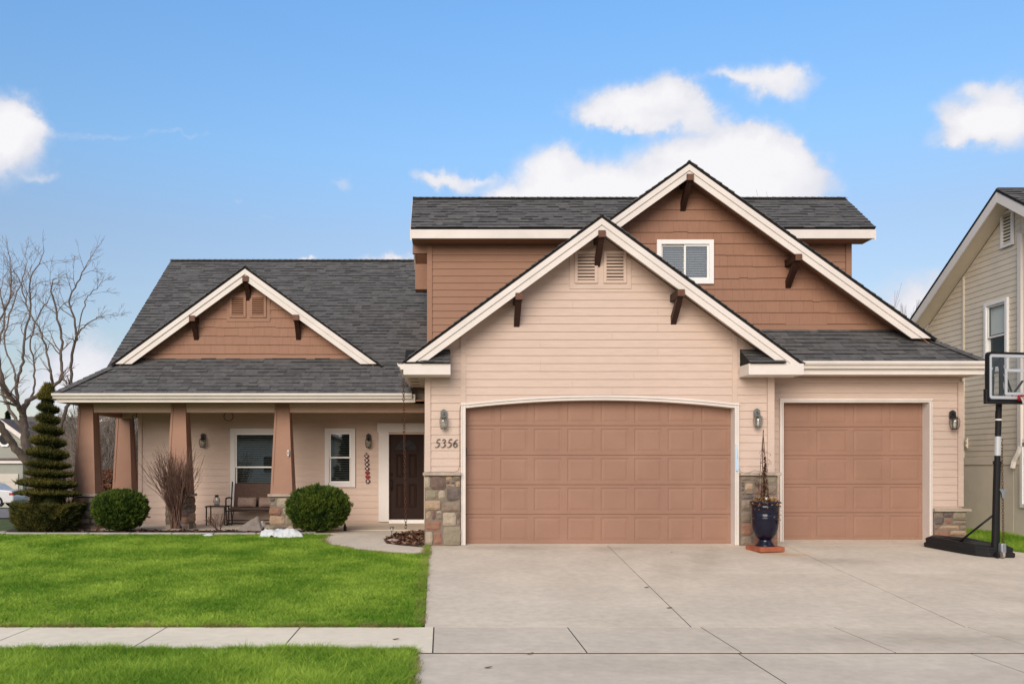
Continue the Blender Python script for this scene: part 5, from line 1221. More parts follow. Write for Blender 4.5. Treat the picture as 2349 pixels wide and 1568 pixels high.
# base outline on the ground (rear left ... front right)
Yp = 14.72; Xp = XX(2281,Yp)
base = [(8.72,15.78),(8.79,15.52),(8.95,15.05),(9.06,14.80),(9.2,14.66),(9.6,14.60),(9.66,14.78),(9.45,15.25),(9.15,15.82),(8.9,15.98)]
cx_ = sum(p[0] for p in base)/len(base); cy_ = sum(p[1] for p in base)/len(base)
def ringz(s, z): return [(cx_+(a-cx_)*s, cy_+(b-cy_)*s, gnd(b)+z) for a, b in base]
m = MB(); rings = [ringz(.97,.0), ringz(1.0,.02), ringz(1.0,.08), ringz(.955,.09), ringz(.955,.11), ringz(.965,.16), ringz(.86,.195), ringz(.78,.20)]
nb_ = len(base); V = sum(rings, []); Fs = [(i*nb_+k, i*nb_+(k+1)%nb_, (i+1)*nb_+(k+1)%nb_, (i+1)*nb_+k) for i in range(len(rings)-1) for k in range(nb_)]+[list(range((len(rings)-1)*nb_, len(rings)*nb_)), list(range(nb_-1,-1,-1))]
m.add(V, Fs); obj('base', m, m_plas, BK, bevel=.012)
for (a, b) in (((8.86,15.6),(9.16,14.88)), ((8.95,15.72),(9.3,15.0)), ((9.08,15.72),(9.42,15.0))):
    m = MB(); A_ = Vector((*a, gnd(a[1])+.196)); B_ = Vector((*b, gnd(b[1])+.192)); m.tube([A_, A_.lerp(B_,.5)+Vector((0,0,.012)), B_], [.012,.026,.012], 8); obj('base_rib', m, m_plas, BK, smooth=True)
m = MB(); m.lathe([(.07,0),(.07,.02),(.055,.028),(.0,.03)], (9.08,15.45,gnd(15.4)+.185), 16); obj('fill_cap', m, m_plas, BK, smooth=True)
for dx_ in (-.085, .0):
    m = MB(lambda p: p); m.lathe([(0,-.03),(.055,-.03),(.055,.03),(0,.03)], (0,0,0), 16); m.v = [Vector((Xp+.03+dx_+p.z*.6, Yp-.15+p.x, gnd(14.6)+.056+p.y)) for p in m.v]; obj('wheel', m, m_rock2 if dx_ == 0 else m_plas, BK)
gp = gnd(Yp)
pb = Vector((Xp,Yp,gp+.05)); ptp = Vector((XX(2291,Yp-.1),Yp-.10,ZZ(905,Yp-.1)))
m = MB(); m.tube([pb, pb.lerp(ptp,.58)], .056, 16); m.tube([pb.lerp(ptp,.58), pb.lerp(ptp,1.0)], .047, 16); m.tube([pb.lerp(ptp,.565), pb.lerp(ptp,.585)], .066, 16); obj('pole', m, m_black, BK, smooth=False)
m = MB(); m.tube([pb.lerp(ptp,.62), pb.lerp(ptp,.74)], .0505, 16); obj('pole_sticker', m, m_silver, BK)
m = MB(); m.tube([pb.lerp(ptp,.84), pb.lerp(ptp,.85)], .05, 16); obj('pole_ring', m, m_net, BK)
m = MB(); m.tube([pb+Vector((.06,0,.0)), pb.lerp(ptp,.38)+Vector((.03,-.02,0))], .02, 8); obj('pole_brace', m, m_black, BK, smooth=True)
m = MB(); m.box(Xp+.01, Xp+.10, Yp-.16, Yp-.06, gp+.07, gp+.24); obj('hinge', m, m_steel, BK, bevel=.02)
m = MB(); m.tube([pb.lerp(ptp,.24)-Vector((.06,0,0)), Vector((XX(2200,15.15),15.15,gnd(15.15)+.19))], .018, 8); obj('brace', m, m_black, BK, smooth=True)
m = MB(); jx_, jy_, jz_ = XX(2291,Yp), Yp-.06, ZZ(1124,Yp); m.prism([(jx_-.06,jz_+.02),(jx_+.07,jz_+.02),(jx_+.065,jz_-.0),(jx_+.03,jz_-.05),(jx_+.02,jz_-.13),(jx_-.01,jz_-.13),(jx_-.02,jz_-.05)], jy_-.05, jy_); obj('height_handle', m, m_steel, BK, bevel=.006)
m = MB(); q = pb.lerp(ptp,.5); m.tube([(XX(2281,Yp),Yp-.02,ZZ(1050,Yp)),(XX(2285,Yp),Yp-.02,ZZ(905,Yp))], .016, 8); obj('height_rod', m, m_black, BK, smooth=True)
m = MB(); m.tube([(XX(2282,Yp),Yp-.05,ZZ(968,Yp)),(XX(2282,Yp),Yp-.05,ZZ(944,Yp))], .03, 12); obj('spring_cover', m, m_plas, BK, smooth=True)
m = MB(); m.torus((0,0,0), .017, .0045, 'y', 12, 5, 1, 1.8); lk2 = m.mesh('chain_link', Vector((0,0,0)), m_rust, True)
a, b = P(2297,1010,Yp+.08), Vector((XX(2301,Yp+.3), Yp+.3, gnd(Yp+.3)+.03)); n = int((a-b).length/.052)
a0 = P(2290,1000,Yp+.03)
for i in range(n): place('chain_link', lk2, BK, a.lerp(b, i/n), (random.uniform(-.1,.1), random.uniform(-.1,.1), (math.pi/2 if i%2 else 0)+random.uniform(-.3,.3)))
# backboard in its own frame, turned a little
Yd = 14.35; th = math.radians(10); bc = Vector((XX(2349,Yd), Yd+.10, ZZ(863,Yd))); bu = Vector((math.cos(th), math.sin(th), 0)); bn = Vector((math.sin(th), -math.cos(th), 0)); UZ = Vector((0,0,1))
hw, hh = .645, .405
bxf = lambda p: bc+bu*p.x-bn*p.y+UZ*p.z
def rrect(x0, x1, z0, z1, r, n=5):
    out = []
    for cx1, cz1, a0 in ((x1-r,z0+r,-90),(x1-r,z1-r,0),(x0+r,z1-r,90),(x0+r,z0+r,180)):
        for k in range(n+1): t = math.radians(a0+90*k/n); out.append((cx1+r*math.cos(t), cz1+r*math.sin(t)))
    return out
def frame(name, o_, i_, y0, y1, mt):
    m = MB(bxf); n = len(o_)
    for k in range(n): 
        j = (k+1)%n; m.prism([o_[k], o_[j], i_[j], i_[k]], y0, y1)
    obj(name, m, mt, BK)
frame('board_frame', rrect(-hw,hw,-hh,hh,.06), rrect(-hw+.035,hw-.035,-hh+.035,hh-.035,.05), -.03, .03, m_black)
frame('board_trim', rrect(-hw+.0355,hw-.0355,-hh+.0355,hh-.0355,.05), rrect(-hw+.085,hw-.085,-hh+.085,hh-.085,.012), -.02, .01, m_silver)
sx_, s0_, s1_ = .30, -.30, .13
frame('shooter_square', rrect(-sx_,sx_,s0_,s1_,.008), rrect(-sx_+.045,sx_-.045,s0_+.045,s1_-.045,.006), -.012, .004, m_silver)
m = MB(bxf); m.prism(rrect(-hw+.08,hw-.08,-hh+.08,hh-.08,.02), -.004, .002); obj('board_panel', m, glassmat('clear backboard', (.88,.9,.92), .8), BK)
m = MB(bxf); m.box(-hw-.03, hw+.03, -.035, .035, -hh-.045, -hh-.002); 
for s_ in (-1, 1): m.box(min(s_*(hw+.003), s_*(hw+.03)), max(s_*(hw+.003), s_*(hw+.03)), -.035, .035, -hh-.001, -hh+.20)
obj('edge_pad', m, m_plas, BK, bevel=.012)
for x in (-.335, .335): m = MB(bxf); m.box(x-.03, x+.02, .012, .05, -hh+.03, hh-.03); obj('board_upright', m, m_black, BK)
# arms from pole to board
for dxx, (a, b) in enumerate((((-.42,.06),(-.55,.22)), ((-.42,.0),(-.42,-.32)))): pass
def arm(p, q, r=.014): m = MB(); m.tube([p, q], r, 6); obj('arm', m, m_black if r > .012 else m_lampg, BK, smooth=True)
for x, za, xb, zb in ((-.42,-.36,-.42,.0),(-.42,-.02,-.56,.17),(-.42,-.02,-.40,.2),(-.30,.20,-.12,-.28),(-.24,.20,-.06,-.28),(-.05,-.30,.14,-.05),(-.18,-.30,-.30,-.06)):
    arm(bxf(Vector((x,.12,za))), bxf(Vector((xb,.10,zb))), .017)
m = MB(); m.tube([ptp-Vector((0,0,.05)), bxf(Vector((-.44,.14,-.30))), bxf(Vector((-.44,.14,.12)))], .04, 10); obj('mast_head', m, m_lampg, BK, smooth=False)
rc = bxf(Vector((0,-.32,-.335)))
m = MB(); m.torus(rc, .225, .010, 'z', 32, 8); obj('rim', m, m_rim, BK, smooth=True)
m = MB(bxf); m.box(-.08,.08,-.10,-.021,-.40,-.30); obj('rim_bracket', m, m_rim, BK, bevel=.006)
m = MB()
for k in range(14):
    for sg in (-1, 1):
        pts = []
        for i in range(7): t = i/6; a = 2*math.pi*k/14+sg*t*1.1; r = .225-.10*t**.7; pts.append(rc+Vector((r*math.cos(a), r*math.sin(a), -.42*t)))
        m.tube(pts, .006, 4)
obj('net', m, m_net, BK)
# =====================================================  PLANTS
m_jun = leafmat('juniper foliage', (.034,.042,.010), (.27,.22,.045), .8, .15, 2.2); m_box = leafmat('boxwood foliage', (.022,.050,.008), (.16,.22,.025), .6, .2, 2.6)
m_bark = mat('tree bark', (.10,.075,.06), .9, .3, 12, .8, 60, col2=(.19,.15,.125), stretch=(1,1,.3)); m_twigr = leafmat('reddish twigs', (.085,.042,.03), (.22,.13,.095), .85, 0, 4)
m_greyt = leafmat('grey twigs', (.16,.125,.10), (.34,.29,.25), .85, 0, 3)
def sprays(C, D, Ln, W_, curl=.3):     # long thin leaf triangles from points C along D
    c = len(C); side = np.cross(D, rng.normal(size=(c,3))); side /= np.linalg.norm(side, axis=1)[:,None]+1e-9
    return np.stack([C-side*W_[:,None], C+side*W_[:,None], C+D*Ln[:,None]], 1).reshape(-1,3)
def topiary():
    T = tag(empty('spiral_topiary', (-8.2,18.15,.08)), 'tall dark green conifer clipped into a spiral beside the left porch column', 'topiary'); cx, cy = -8.2, 18.15; s = 18.15/F; z0 = .085
    pr = [(1390,225),(1340,262),(1250,295),(1160,312),(1110,300),(1085,278),(1060,275),(1000,262),(940,250),(880,200),(850,195),(800,188),(700,180),(640,165),(580,145),(500,125),(400,98),(300,85),(200,75),(150,52),(110,28),(75,6)]
    zs = np.array([ZZ(860+.256*y, 18.15) for y, _ in pr]); rs = np.array([r*.256*s*.94 for _, r in pr]); 
    tiers = [ZZ(860+.256*y, 18.15) for y in (1100,1030,925,850,770,655,548,450,352,262)]
    n = 150000; z = rng.uniform(zs.min(), zs.max(), n); R = np.interp(z, zs, rs); keep = rng.uniform(0,1,n) < (R/rs.max())**.9; z = z[keep]; R = R[keep]; n = len(z)
    th = rng.uniform(0, 2*np.pi, n)
    # groove rises with the angle: a helix; depth narrows the radius
    tz = np.array(tiers); ph = (th/(2*np.pi)) 
    zt = z+.0; g = np.zeros(n)
    pitch = np.interp(z, tz, np.gradient(tz)); 
    idx = np.interp(z, tz, np.arange(len(tz)))            # fractional tier index
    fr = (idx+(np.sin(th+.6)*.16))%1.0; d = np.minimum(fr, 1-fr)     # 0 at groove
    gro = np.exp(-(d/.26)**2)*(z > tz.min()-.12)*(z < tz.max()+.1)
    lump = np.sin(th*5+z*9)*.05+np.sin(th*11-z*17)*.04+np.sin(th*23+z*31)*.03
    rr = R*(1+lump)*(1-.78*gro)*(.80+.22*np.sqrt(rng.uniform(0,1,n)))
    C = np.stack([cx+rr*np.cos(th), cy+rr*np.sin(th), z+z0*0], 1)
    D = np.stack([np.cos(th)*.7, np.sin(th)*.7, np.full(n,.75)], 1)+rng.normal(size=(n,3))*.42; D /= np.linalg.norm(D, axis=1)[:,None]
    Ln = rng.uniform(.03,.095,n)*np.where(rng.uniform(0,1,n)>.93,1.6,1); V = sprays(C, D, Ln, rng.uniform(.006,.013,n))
    base = np.clip(.18+.65*(fr > .45)*(1-gro)*fr+rng.normal(0,.16,n), 0, 1); base *= (1-.6*gro)  # tier tops lightened, grooves darkened: light and shade in the tint
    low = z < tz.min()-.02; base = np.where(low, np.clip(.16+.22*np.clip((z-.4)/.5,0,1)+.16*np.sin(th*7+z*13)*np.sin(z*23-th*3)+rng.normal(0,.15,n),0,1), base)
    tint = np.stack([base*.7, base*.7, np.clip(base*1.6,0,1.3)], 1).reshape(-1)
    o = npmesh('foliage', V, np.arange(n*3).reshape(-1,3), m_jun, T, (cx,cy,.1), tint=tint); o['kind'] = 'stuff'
    m = MB(); m.tube([(cx,cy,.06),(cx,cy,2.9)], [.07,.02], 8); obj('trunk', m, m_bark, T)
    core_ = MB(); core_.lathe([(max(.01, r*.40), float(zz)) for zz, r in zip(zs, rs)], (cx,cy,0), 20); obj('inner_branches', core_, m_jun, T)
topiary()
def boxwood(u0, u1, v0, v1, Y, label, n=42000, seed=0):
    x0, x1 = XX(u0,Y), XX(u1,Y); zt, zb = ZZ(v0,Y), ZZ(v1,Y); cx = (x0+x1)/2; rx = (x1-x0)/2*.97; cz = zb+(zt-zb)*.50; rz = (zt-zb)/2*.97
    T = tag(empty('boxwood_bush', (cx,Y,zb)), label, 'bush', 'round boxwood bushes in the porch bed')
    nc = 950; dc = rng.normal(size=(nc,3)); dc /= np.linalg.norm(dc, axis=1)[:,None]; br = rng.uniform(-.5,.5,nc); rb = rng.normal(0,.05,nc)
    D = rng.normal(size=(n,3)); D /= np.linalg.norm(D, axis=1)[:,None]
    near = np.concatenate([np.argmax(D[i:i+6000] @ dc.T, axis=1) for i in range(0, n, 6000)]); sprig = np.sum(D*dc[near], axis=1); tip = np.clip((sprig-.9965)/.0035, 0, 1)
    e = 2.35; k = (np.abs(D[:,0])**e+np.abs(D[:,1])**e+np.abs(D[:,2])**e)**(-1/e)
    r = k*(1+rb[near]+.05*(tip-.6))*(.80+.21*rng.uniform(0,1,n)**.5)
    taper = np.where(D[:,2] < 0, 1-.16*(-D[:,2])**1.5, 1)
    C = np.stack([cx+D[:,0]*r*rx*taper, Y+D[:,1]*r*rx*taper, cz+D[:,2]*r*rz], 1); C[:,2] = np.maximum(C[:,2], zb+.02)
    Dn = D*.8+np.array([0,0,.9])+rng.normal(size=(n,3))*.5; Dn /= np.linalg.norm(Dn, axis=1)[:,None]
    V = sprays(C, Dn, rng.uniform(.022,.055,n)*np.where(rng.uniform(0,1,n)>.95,1.8,1), rng.uniform(.007,.014,n))
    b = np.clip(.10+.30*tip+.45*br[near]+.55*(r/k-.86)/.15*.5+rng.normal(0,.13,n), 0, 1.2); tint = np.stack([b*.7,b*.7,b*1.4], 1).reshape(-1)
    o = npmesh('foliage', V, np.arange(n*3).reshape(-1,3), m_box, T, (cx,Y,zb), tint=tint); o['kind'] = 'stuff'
    m = MB(); 
    for k in range(9): a = k*.7; m.tube([(cx+.03*math.cos(a),Y+.03*math.sin(a),zb-.02),(cx+rx*.45*math.cos(a),Y+rx*.45*math.sin(a),cz+rz*.3)], [.014,.006], 5)
    obj('stem', m, m_bark, T)
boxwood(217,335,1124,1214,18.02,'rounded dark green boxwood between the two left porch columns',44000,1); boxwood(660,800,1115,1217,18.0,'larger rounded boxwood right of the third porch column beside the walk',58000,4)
def grow(m, p, d, L_, r, depth, spread, up, seglen=.12, nside=4, kink=.25, minr=.003, shrink=.72, nb=(2,3), out=None):
    n = max(2, int(L_/seglen)); pts = [Vector(p)]; d = Vector(d).normalized()
    for i in range(n):
        d = (d+Vector((random.gauss(0,kink), random.gauss(0,kink), random.gauss(0,kink)+up))*.5).normalized() if i else d
        pts.append(pts[-1]+d*(L_/n))
    rad = [max(minr, r*(1-.35*i/n)) for i in range(n+1)]
    m.tube(pts, rad, nside if r > .012 else 3, caps=False)
    if depth <= 0: return
    for k in range(random.randint(*nb)):
        j = random.randint(max(1, int(n*.35)), n); a = d.orthogonal().normalized(); a.rotate(Matrix.Rotation(random.uniform(0, 6.283), 3, d))
        nd = (d+a*random.uniform(.5,1.0)*spread).normalized()
        grow(m, pts[j], nd, L_*random.uniform(shrink-.15,shrink+.1), max(minr, rad[j]*random.uniform(.5,.68)), depth-1, spread, up, seglen, nside, kink, minr, shrink, nb)
    grow(m, pts[-1], d, L_*shrink, max(minr, rad[-1]*.75), depth-1, spread, up, seglen, nside, kink, minr, shrink, nb)
def from_mb(name, m, mt, parent=None, org=None, tint=None, kind=None):
    V = np.array([tuple(v) for v in m.v], dtype=np.float32); quads = np.array([f for f in m.f if len(f) == 4], dtype=np.int32)
    o = npmesh(name, V, quads, mt, parent, org if org is not None else tuple(V.mean(0)), tint=(rng.uniform(0,1,len(V)) if tint is None else tint))
    if kind: o['kind'] = kind
    return o
# dormant twiggy shrub
random.seed(5)
TS = tag(empty('twig_shrub', P(400,1212,18.1)), 'leafless reddish brown vase shaped twig shrub in front of the second porch column', 'shrub')
b0 = P(402,1211,18.1); m = MB()
for k in range(60):
    a = random.uniform(0, 6.283); sp = abs(random.gauss(0,.19)); d = Vector((math.cos(a)*sp-.06, math.sin(a)*sp*.8, 1)); 
    grow(m, b0+Vector((random.uniform(-.09,.12), random.uniform(-.08,.08), 0)), d, random.uniform(.66,.95), .012, 2, .38, .06, .10, 4, .16, .0028, .55, (2,4))
from_mb('branches', m, m_twigr, TS, kind='stuff')
m = MB(); b1 = P(500,1216,17.95)
for k in range(16): grow(m, b1+Vector((random.uniform(-.05,.05),0,0)), (random.uniform(-.9,.5),random.uniform(-.4,.4),.8), .17, .006, 2, .6, 0, .05, 3, .3, .0025, .7, (1,3))
o = from_mb('dried_twigs', m, m_twigr, None, kind=None); tag(o, 'tangle of dried reddish stems at the bed edge in front of the side table', 'dead plant')
# bare tree behind the topiary
random.seed(21)
TR = tag(empty('bare_tree', P(62,1110,24)), 'large leafless tree with spreading branches behind the spiral topiary', 'tree')
m = MB(); mt_ = MB()
def limb(pts, r0, r1, twigs=5, dl=.9, YB=24.0):
    dl *= .72; P3 = [P(u-(8 if u > 120 else 0), v, YB+dy) for u, v, dy in pts]; n = len(P3); rad = [r0+(r1-r0)*i/(n-1) for i in range(n)]
    # smooth with catmull
    Q, R = [], []
    for i in range(n-1):
        a, b, c, d = P3[max(i-1,0)], P3[i], P3[i+1], P3[min(i+2,n-1)]
        for k in range(5):
            t = k/5; Q.append(.5*((2*b)+(-a+c)*t+(2*a-5*b+4*c-d)*t*t+(-a+3*b-3*c+d)*t**3)+Vector((random.gauss(0,.012),random.gauss(0,.02),random.gauss(0,.012)))); R.append(rad[i]+(rad[i+1]-rad[i])*t)
    Q.append(P3[-1]); R.append(rad[-1]); m.tube(Q, R, 8, caps=False)
    for k in range(int(twigs*.72)):
        j = random.randint(int(len(Q)*.35), len(Q)-1); dd = (Q[min(j+1,len(Q)-1)]-Q[j-1]).normalized(); a = dd.orthogonal().normalized(); a.rotate(Matrix.Rotation(random.uniform(0,6.283), 3, dd))
        grow(mt_, Q[j], (dd*.6+a*.8+Vector((0,0,.25))), dl*random.uniform(.45,.9), R[j]*.5, 2, .8, .03, .15, 4, .5, .0036, .72, (1,3))
    grow(mt_, Q[-1], (Q[-1]-Q[-2]), dl*.7, R[-1]*.9, 2, .8, .03, .15, 4, .5, .0036, .74, (1,3))
limb([(78,1150,0),(72,1085,.1),(60,1030,0),(56,985,0),(52,952,-.1)], .16, .10, 0)
limb([(88,1090,.2),(62,1060,-.3),(30,1020,-.6),(8,985,-.9),(-30,930,-1.2),(-60,860,-1.2)], .12, .07, 5)
limb([(70,1040,.1),(52,985,.3),(22,940,.6),(4,890,1),(0,850,1.2),(-20,790,1.5)], .055, .03, 6)
limb([(52,952,-.1),(40,925,-.4),(20,905,-.7),(0,880,-1),(-30,830,-1.2)], .07, .035, 6)
limb([(52,952,0),(58,925,0),(90,905,.3),(128,890,.6),(150,862,.7),(147,825,.8),(150,775,.8),(138,720,1),(118,660,1.2)], .065, .022, 16)
limb([(128,890,.6),(118,860,.2),(105,800,0),(92,760,-.2),(60,700,-.3),(48,650,-.4)], .035, .014, 14)
limb([(40,925,-.2),(38,880,0),(52,830,.1),(56,770,0),(72,700,.1),(68,650,.2),(92,600,.3)], .05, .014, 16)
limb([(20,905,-.4),(5,860,-.6),(-5,800,-.8),(10,740,-.6),(6,690,-.6),(-5,640,-.5)], .04, .014, 14)
limb([(38,880,0),(30,840,.8),(10,790,1),(22,720,1.2),(45,660,1.4),(60,610,1.5)], .03, .012, 14)
limb([(172,905,1.4),(170,870,1.4),(176,800,1.3),(183,770,1.2),(178,730,1.1),(168,690,1.0),(190,640,1.0),(205,610,1.0)], .05, .015, 16)
limb([(183,772,1.2),(205,745,1.3),(228,730,1.4),(245,727,1.6)], .022, .010, 6, .6)
limb([(176,800,1.3),(196,720,1.5),(210,680,1.6),(232,660,1.6)], .02, .010, 9, .6)
limb([(150,1090,1.4),(140,1010,1.4),(152,960,1.4),(168,920,1.4),(172,905,1.4)], .06, .05, 4, .6)
limb([(52,952,0),(75,900,.8),(80,850,1),(70,790,1),(85,730,1),(110,690,1)], .035, .014, 14)
limb([(-30,930,-1.2),(-20,850,-.6),(-10,760,-.6),(20,690,-.5),(25,620,-.3)], .04, .014, 12)
for o_, nm in ((m, 'trunk'), (mt_, 'twigs')): 
    o = from_mb(nm, o_, m_bark if nm == 'trunk' else leafmat('tree twigs', (.17,.12,.09), (.30,.22,.17), .85, 0, 3), TR)
    if nm == 'twigs': o['kind'] = 'stuff'
# pale bare shrubs and small trees beyond the porch
random.seed(31)
for k, (u, Y, h, lab) in enumerate(((200,30,4.6,'leafless pale shrub tree seen between topiary and left porch column'),(236,33,5.2,'dense bare shrub tree seen between the two left porch columns'),(282,36,5.2,'bare pale shrub tree seen right of the left rear porch column'),(150,36,4.4,'slender bare tree rising behind the topiary in front of the cream house'))):
    b = Vector((XX(u,Y), Y, terr(XX(u,Y),Y))); T = tag(empty('bare_shrub', b), lab, 'shrub', 'bare shrub trees beyond the porch'); m = MB()
    for j in range(10 if k in (1,2) else 5):
        a = random.uniform(0,6.283); grow(m, b+Vector((random.uniform(-.4,.4),random.uniform(-.3,.3),0)), (math.cos(a)*.35, math.sin(a)*.35, 1), h*.30, .04, 4, .5, .06, .3, 4, .18, .008, .72, (2,3))
    from_mb('branches', m, m_greyt, T, kind='stuff')
m = MB(); random.seed(8); hb_ = Vector((XX(247,27), 27, terr(XX(247,27),27)))
q = [(hb_.x+random.gauss(0,.55), 27+random.gauss(0,.3), hb_.z+.1+random.random()*1.35) for i in range(2600)]
HG = tag(empty('dead_leaf_hedge', hb_), 'rust brown dead leaved hedge seen between the two left porch columns', 'hedge'); leafcards('foliage', q, .07, leafmat('rust leaf', (.10,.035,.018), (.30,.12,.055), .85, .1, 4), HG, kind='stuff')
m = MB(); 
for j in range(12): grow(m, hb_+Vector((random.uniform(-.7,.7),0,-.05)), (random.uniform(-.3,.3),0,1), .8, .012, 2, .5, .05, .15, 3, .2)
from_mb('stems', m, m_greyt, HG)
# bare trees behind the house on the right and behind its roof
random.seed(17)
for (u, vt, Y, sp, lab) in ((2010,640,42,.75,'pale leafless tree whose crown shows right of the big gable'),(2072,688,36,.3,'leafless poplar with upright twigs beside the neighbouring roof'),(1700,436,44,.35,'bare treetop just clearing the ridge right of the big gable'),(1845,432,46,.3,'single bare twig tip above the right end of the upper ridge')):
    zt = ZZ(vt,Y); b = Vector((XX(u,Y), Y, -.2)); T = tag(empty('bare_tree', b), lab, 'tree', 'bare trees behind the house'); m = MB(); h = zt+.2
    m.tube([b, b+Vector((.1,0,h*.35))], [.15,.10], 8, caps=False)
    from_mb('trunk', m, m_bark, T); m = MB()
    for j in range(6 if vt > 600 else 2):
        a = random.uniform(0,6.283); grow(m, b+Vector((.1,0,h*.33)), (math.cos(a)*sp, math.sin(a)*sp, 1), h*.24, .05, 4 if vt > 600 else 3, .5 if sp > .5 else .28, .10, .35, 4, .16, .0065, .74, (1,3))
    zmx = max(v.z for v in m.v); kz = (zt-(b.z+h*.33))/(zmx-(b.z+h*.33)); 
    for v in m.v: v.z = b.z+h*.33+(v.z-(b.z+h*.33))*kz
    from_mb('crown', m, m_greyt, T, kind='stuff')

# =====================================================  NEIGHBOURING HOUSES
m_nb = mat('beige siding paint', (.68,.60,.475), .65, .06, 2, .2, 20, dirt=.05); m_nbt = mat('cream trim', (.68,.62,.56), .5, .03); m_nbp = mat('beige panel', (.72,.64,.51), .7, .05, dirt=.05)
NX = 11.5; xfN = lambda p: Vector((NX-(-(p.y)), p.x, p.z))      # local x -> world Y, local y -> world X (front = negative y)
NBH = tag(empty('neighbour_house', (13.5,18,0)), 'beige neighbouring house with white trimmed gable at the right edge', 'house')
xfN = lambda p: Vector((NX+p.y, p.x, p.z))
aY, aZ, pN = 17.44, 6.88, .64
nz = lambda y: aZ-pN*abs(y-aY)
wN = [(18.43-.0-.76,18.43,ZZ(822,18.1)-.28,ZZ(690,18.1)), (17.49,17.88,ZZ(566,17.7),ZZ(484,17.7)), (15.6,17.28,.62,1.98)]
m = MB(xfN); polyholes(m, [(14.2,-.1),(20.75,-.1),(20.75,nz(20.75)-.1),(aY,aZ-.1),(14.2,nz(14.2)-.1)], [(w_[0]+.02,w_[1]-.02,w_[2]+.02,w_[3]-.02) for w_ in (wN[0],wN[2])], .0, .2); WN = obj('wall', m, m_nb, NBH, (NX+.1,17.5,0))
m = MB(); m.box(NX+.2, 19, 20.55, 20.75, 0, 4.9); m.box(NX+.2, 19, 14.2, 14.4, 0, 4.9); obj('wall', m, m_nb, NBH)
wall_cuts = [(pN,1,aZ-.14+pN*aY), (-pN,1,aZ-.14-pN*aY)]
for a, b in ((14.3,17.2),(17.32,19.17),(19.24,20.68)):
    siding(WN, a, b, 1.63, 6.8, 0, .118, m_nb, wN, wall_cuts, 0, xfN, .010)
def nbd(name, a, b, z0, z1, y0, y1, mt): m = MB(xfN); m.box(a, b, y0, y1, z0, z1); return obj(name, m, mt, NBH, bevel=.004)
nbd('corner_board', 20.68, 20.76, -.1, nz(20.76)-.15, -.035, 0, m_nbt); m = MB(xfN); m.box(19.175,19.235,-.03,0,1.63,nz(19.2)-.15); obj('trim_board', m, m_nb, NBH)
nbd('band_board', 14.3, 20.68, 1.47, 1.628, -.03, 0, m_nbp); nbd('foundation_panel', 14.3, 17.5, -.1, 1.468, -.012, 0, m_nbp); nbd('foundation_panel', 17.52, 20.67, -.1, 1.468, -.012, 0, m_nbp)
for sg in (-1, 1):
    e = aY+sg*3.35; m = MB(lambda p: Vector((NX+p.y, p.x, p.z))); m.prism([(aY,aZ+.1),(e,nz(e)+.1),(e,nz(e)+.05),(aY,aZ+.05)], -.42, 9); obj('roof', m, m_edge, NBH)
    m = MB(lambda p: Vector((NX+p.y, p.x, p.z))); m.prism([(aY,aZ+.045),(e,nz(e)+.045),(e,nz(e)-.17),(aY,aZ-.17)], -.41, -.375); obj('rake_board', m, m_nbt, NBH, bevel=.004)
    m = MB(lambda p: Vector((NX+p.y, p.x, p.z))); m.prism([(aY,aZ-.06),(e,nz(e)-.06),(e,nz(e)-.085),(aY,aZ-.085)], -.374, -.002); obj('rake_soffit', m, m_nb, NBH)
cN = 1/math.sqrt(1+pN*pN)
shingles(NBH, (NX-.42, aY-3.35, nz(aY-3.35)+.1), (1,0,0), (0,cN,pN*cN), lambda t: 0, lambda t: 9, 3.35/cN, name='roof_shingles'); shingles(NBH, (NX+8.6, aY+3.35, nz(aY+3.35)+.1), (-1,0,0), (0,-cN,pN*cN), lambda t: 0, lambda t: 9, 3.35/cN, name='roof_shingles')
window(NBH, wN[0][0], wN[0][1], wN[0][2], wN[0][3], -.012, .075, 'dh', m_blind, 0, m_white, xfN, gl=m_dglass)
m = MB(xfN); m.box(17.75, 18.36, .05, .06, ZZ(765,18.1), ZZ(700,18.1)); obj('roller_blind', m, m_white, NBH)
window(NBH, wN[2][0], wN[2][1], wN[2][2], wN[2][3], -.012, .08, 'sl', m_blind, 0, m_white, xfN, gl=m_dglass)
# neighbour's gable vent
vo = emptyp('gable_vent', (NX,17.7,wN[1][2]), NBH); a0, a1, b0, b1 = wN[1]; fw = .06
m = MB(xfN); m.box(a0,a0+fw,-.06,-.02,b0,b1); m.box(a1-fw,a1,-.06,-.02,b0,b1); m.box(a0+fw,a1-fw,-.06,-.02,b0,b0+fw); m.box(a0+fw,a1-fw,-.06,-.02,b1-fw,b1); obj('vent_frame', m, m_white, vo)
m = MB(xfN); m.box(a0+fw,a1-fw,-.012,-.006,b0+fw,b1-fw); obj('vent_back', m, m_dark, vo)
for k in range(9):
    zc = b0+fw+(k+.5)*(b1-b0-2*fw)/9; m = MB(xfN); m.obox(((a0+a1)/2,-.035,zc), ((a1-a0)/2-fw,0,0), (0,.014,.022), (0,-.004,.004)); obj('louvre', m, m_nb, vo)
m = MB(xfN); m.box(17.2,17.315,-.085,-.02,1.82,nz(17.3)-.75); m.tube([(17.257,-.055,1.83),(17.30,-.06,1.72),(17.42,-.07,1.55),(17.44,-.09,1.40)], .052, 6)
obj('downspout', m, m_nbt, NBH, bevel=.008)
m = MB(xfN); m.box(19.02,19.11,-.05,-.02,ZZ(1027,19),ZZ(1004,19)); m.box(19.03,19.10,-.065,-.05,ZZ(1024,19),ZZ(1018,19)); m.box(19.03,19.10,-.065,-.05,ZZ(1014,19),ZZ(1008,19)); obj('meter_box', m, m_nbp, NBH)
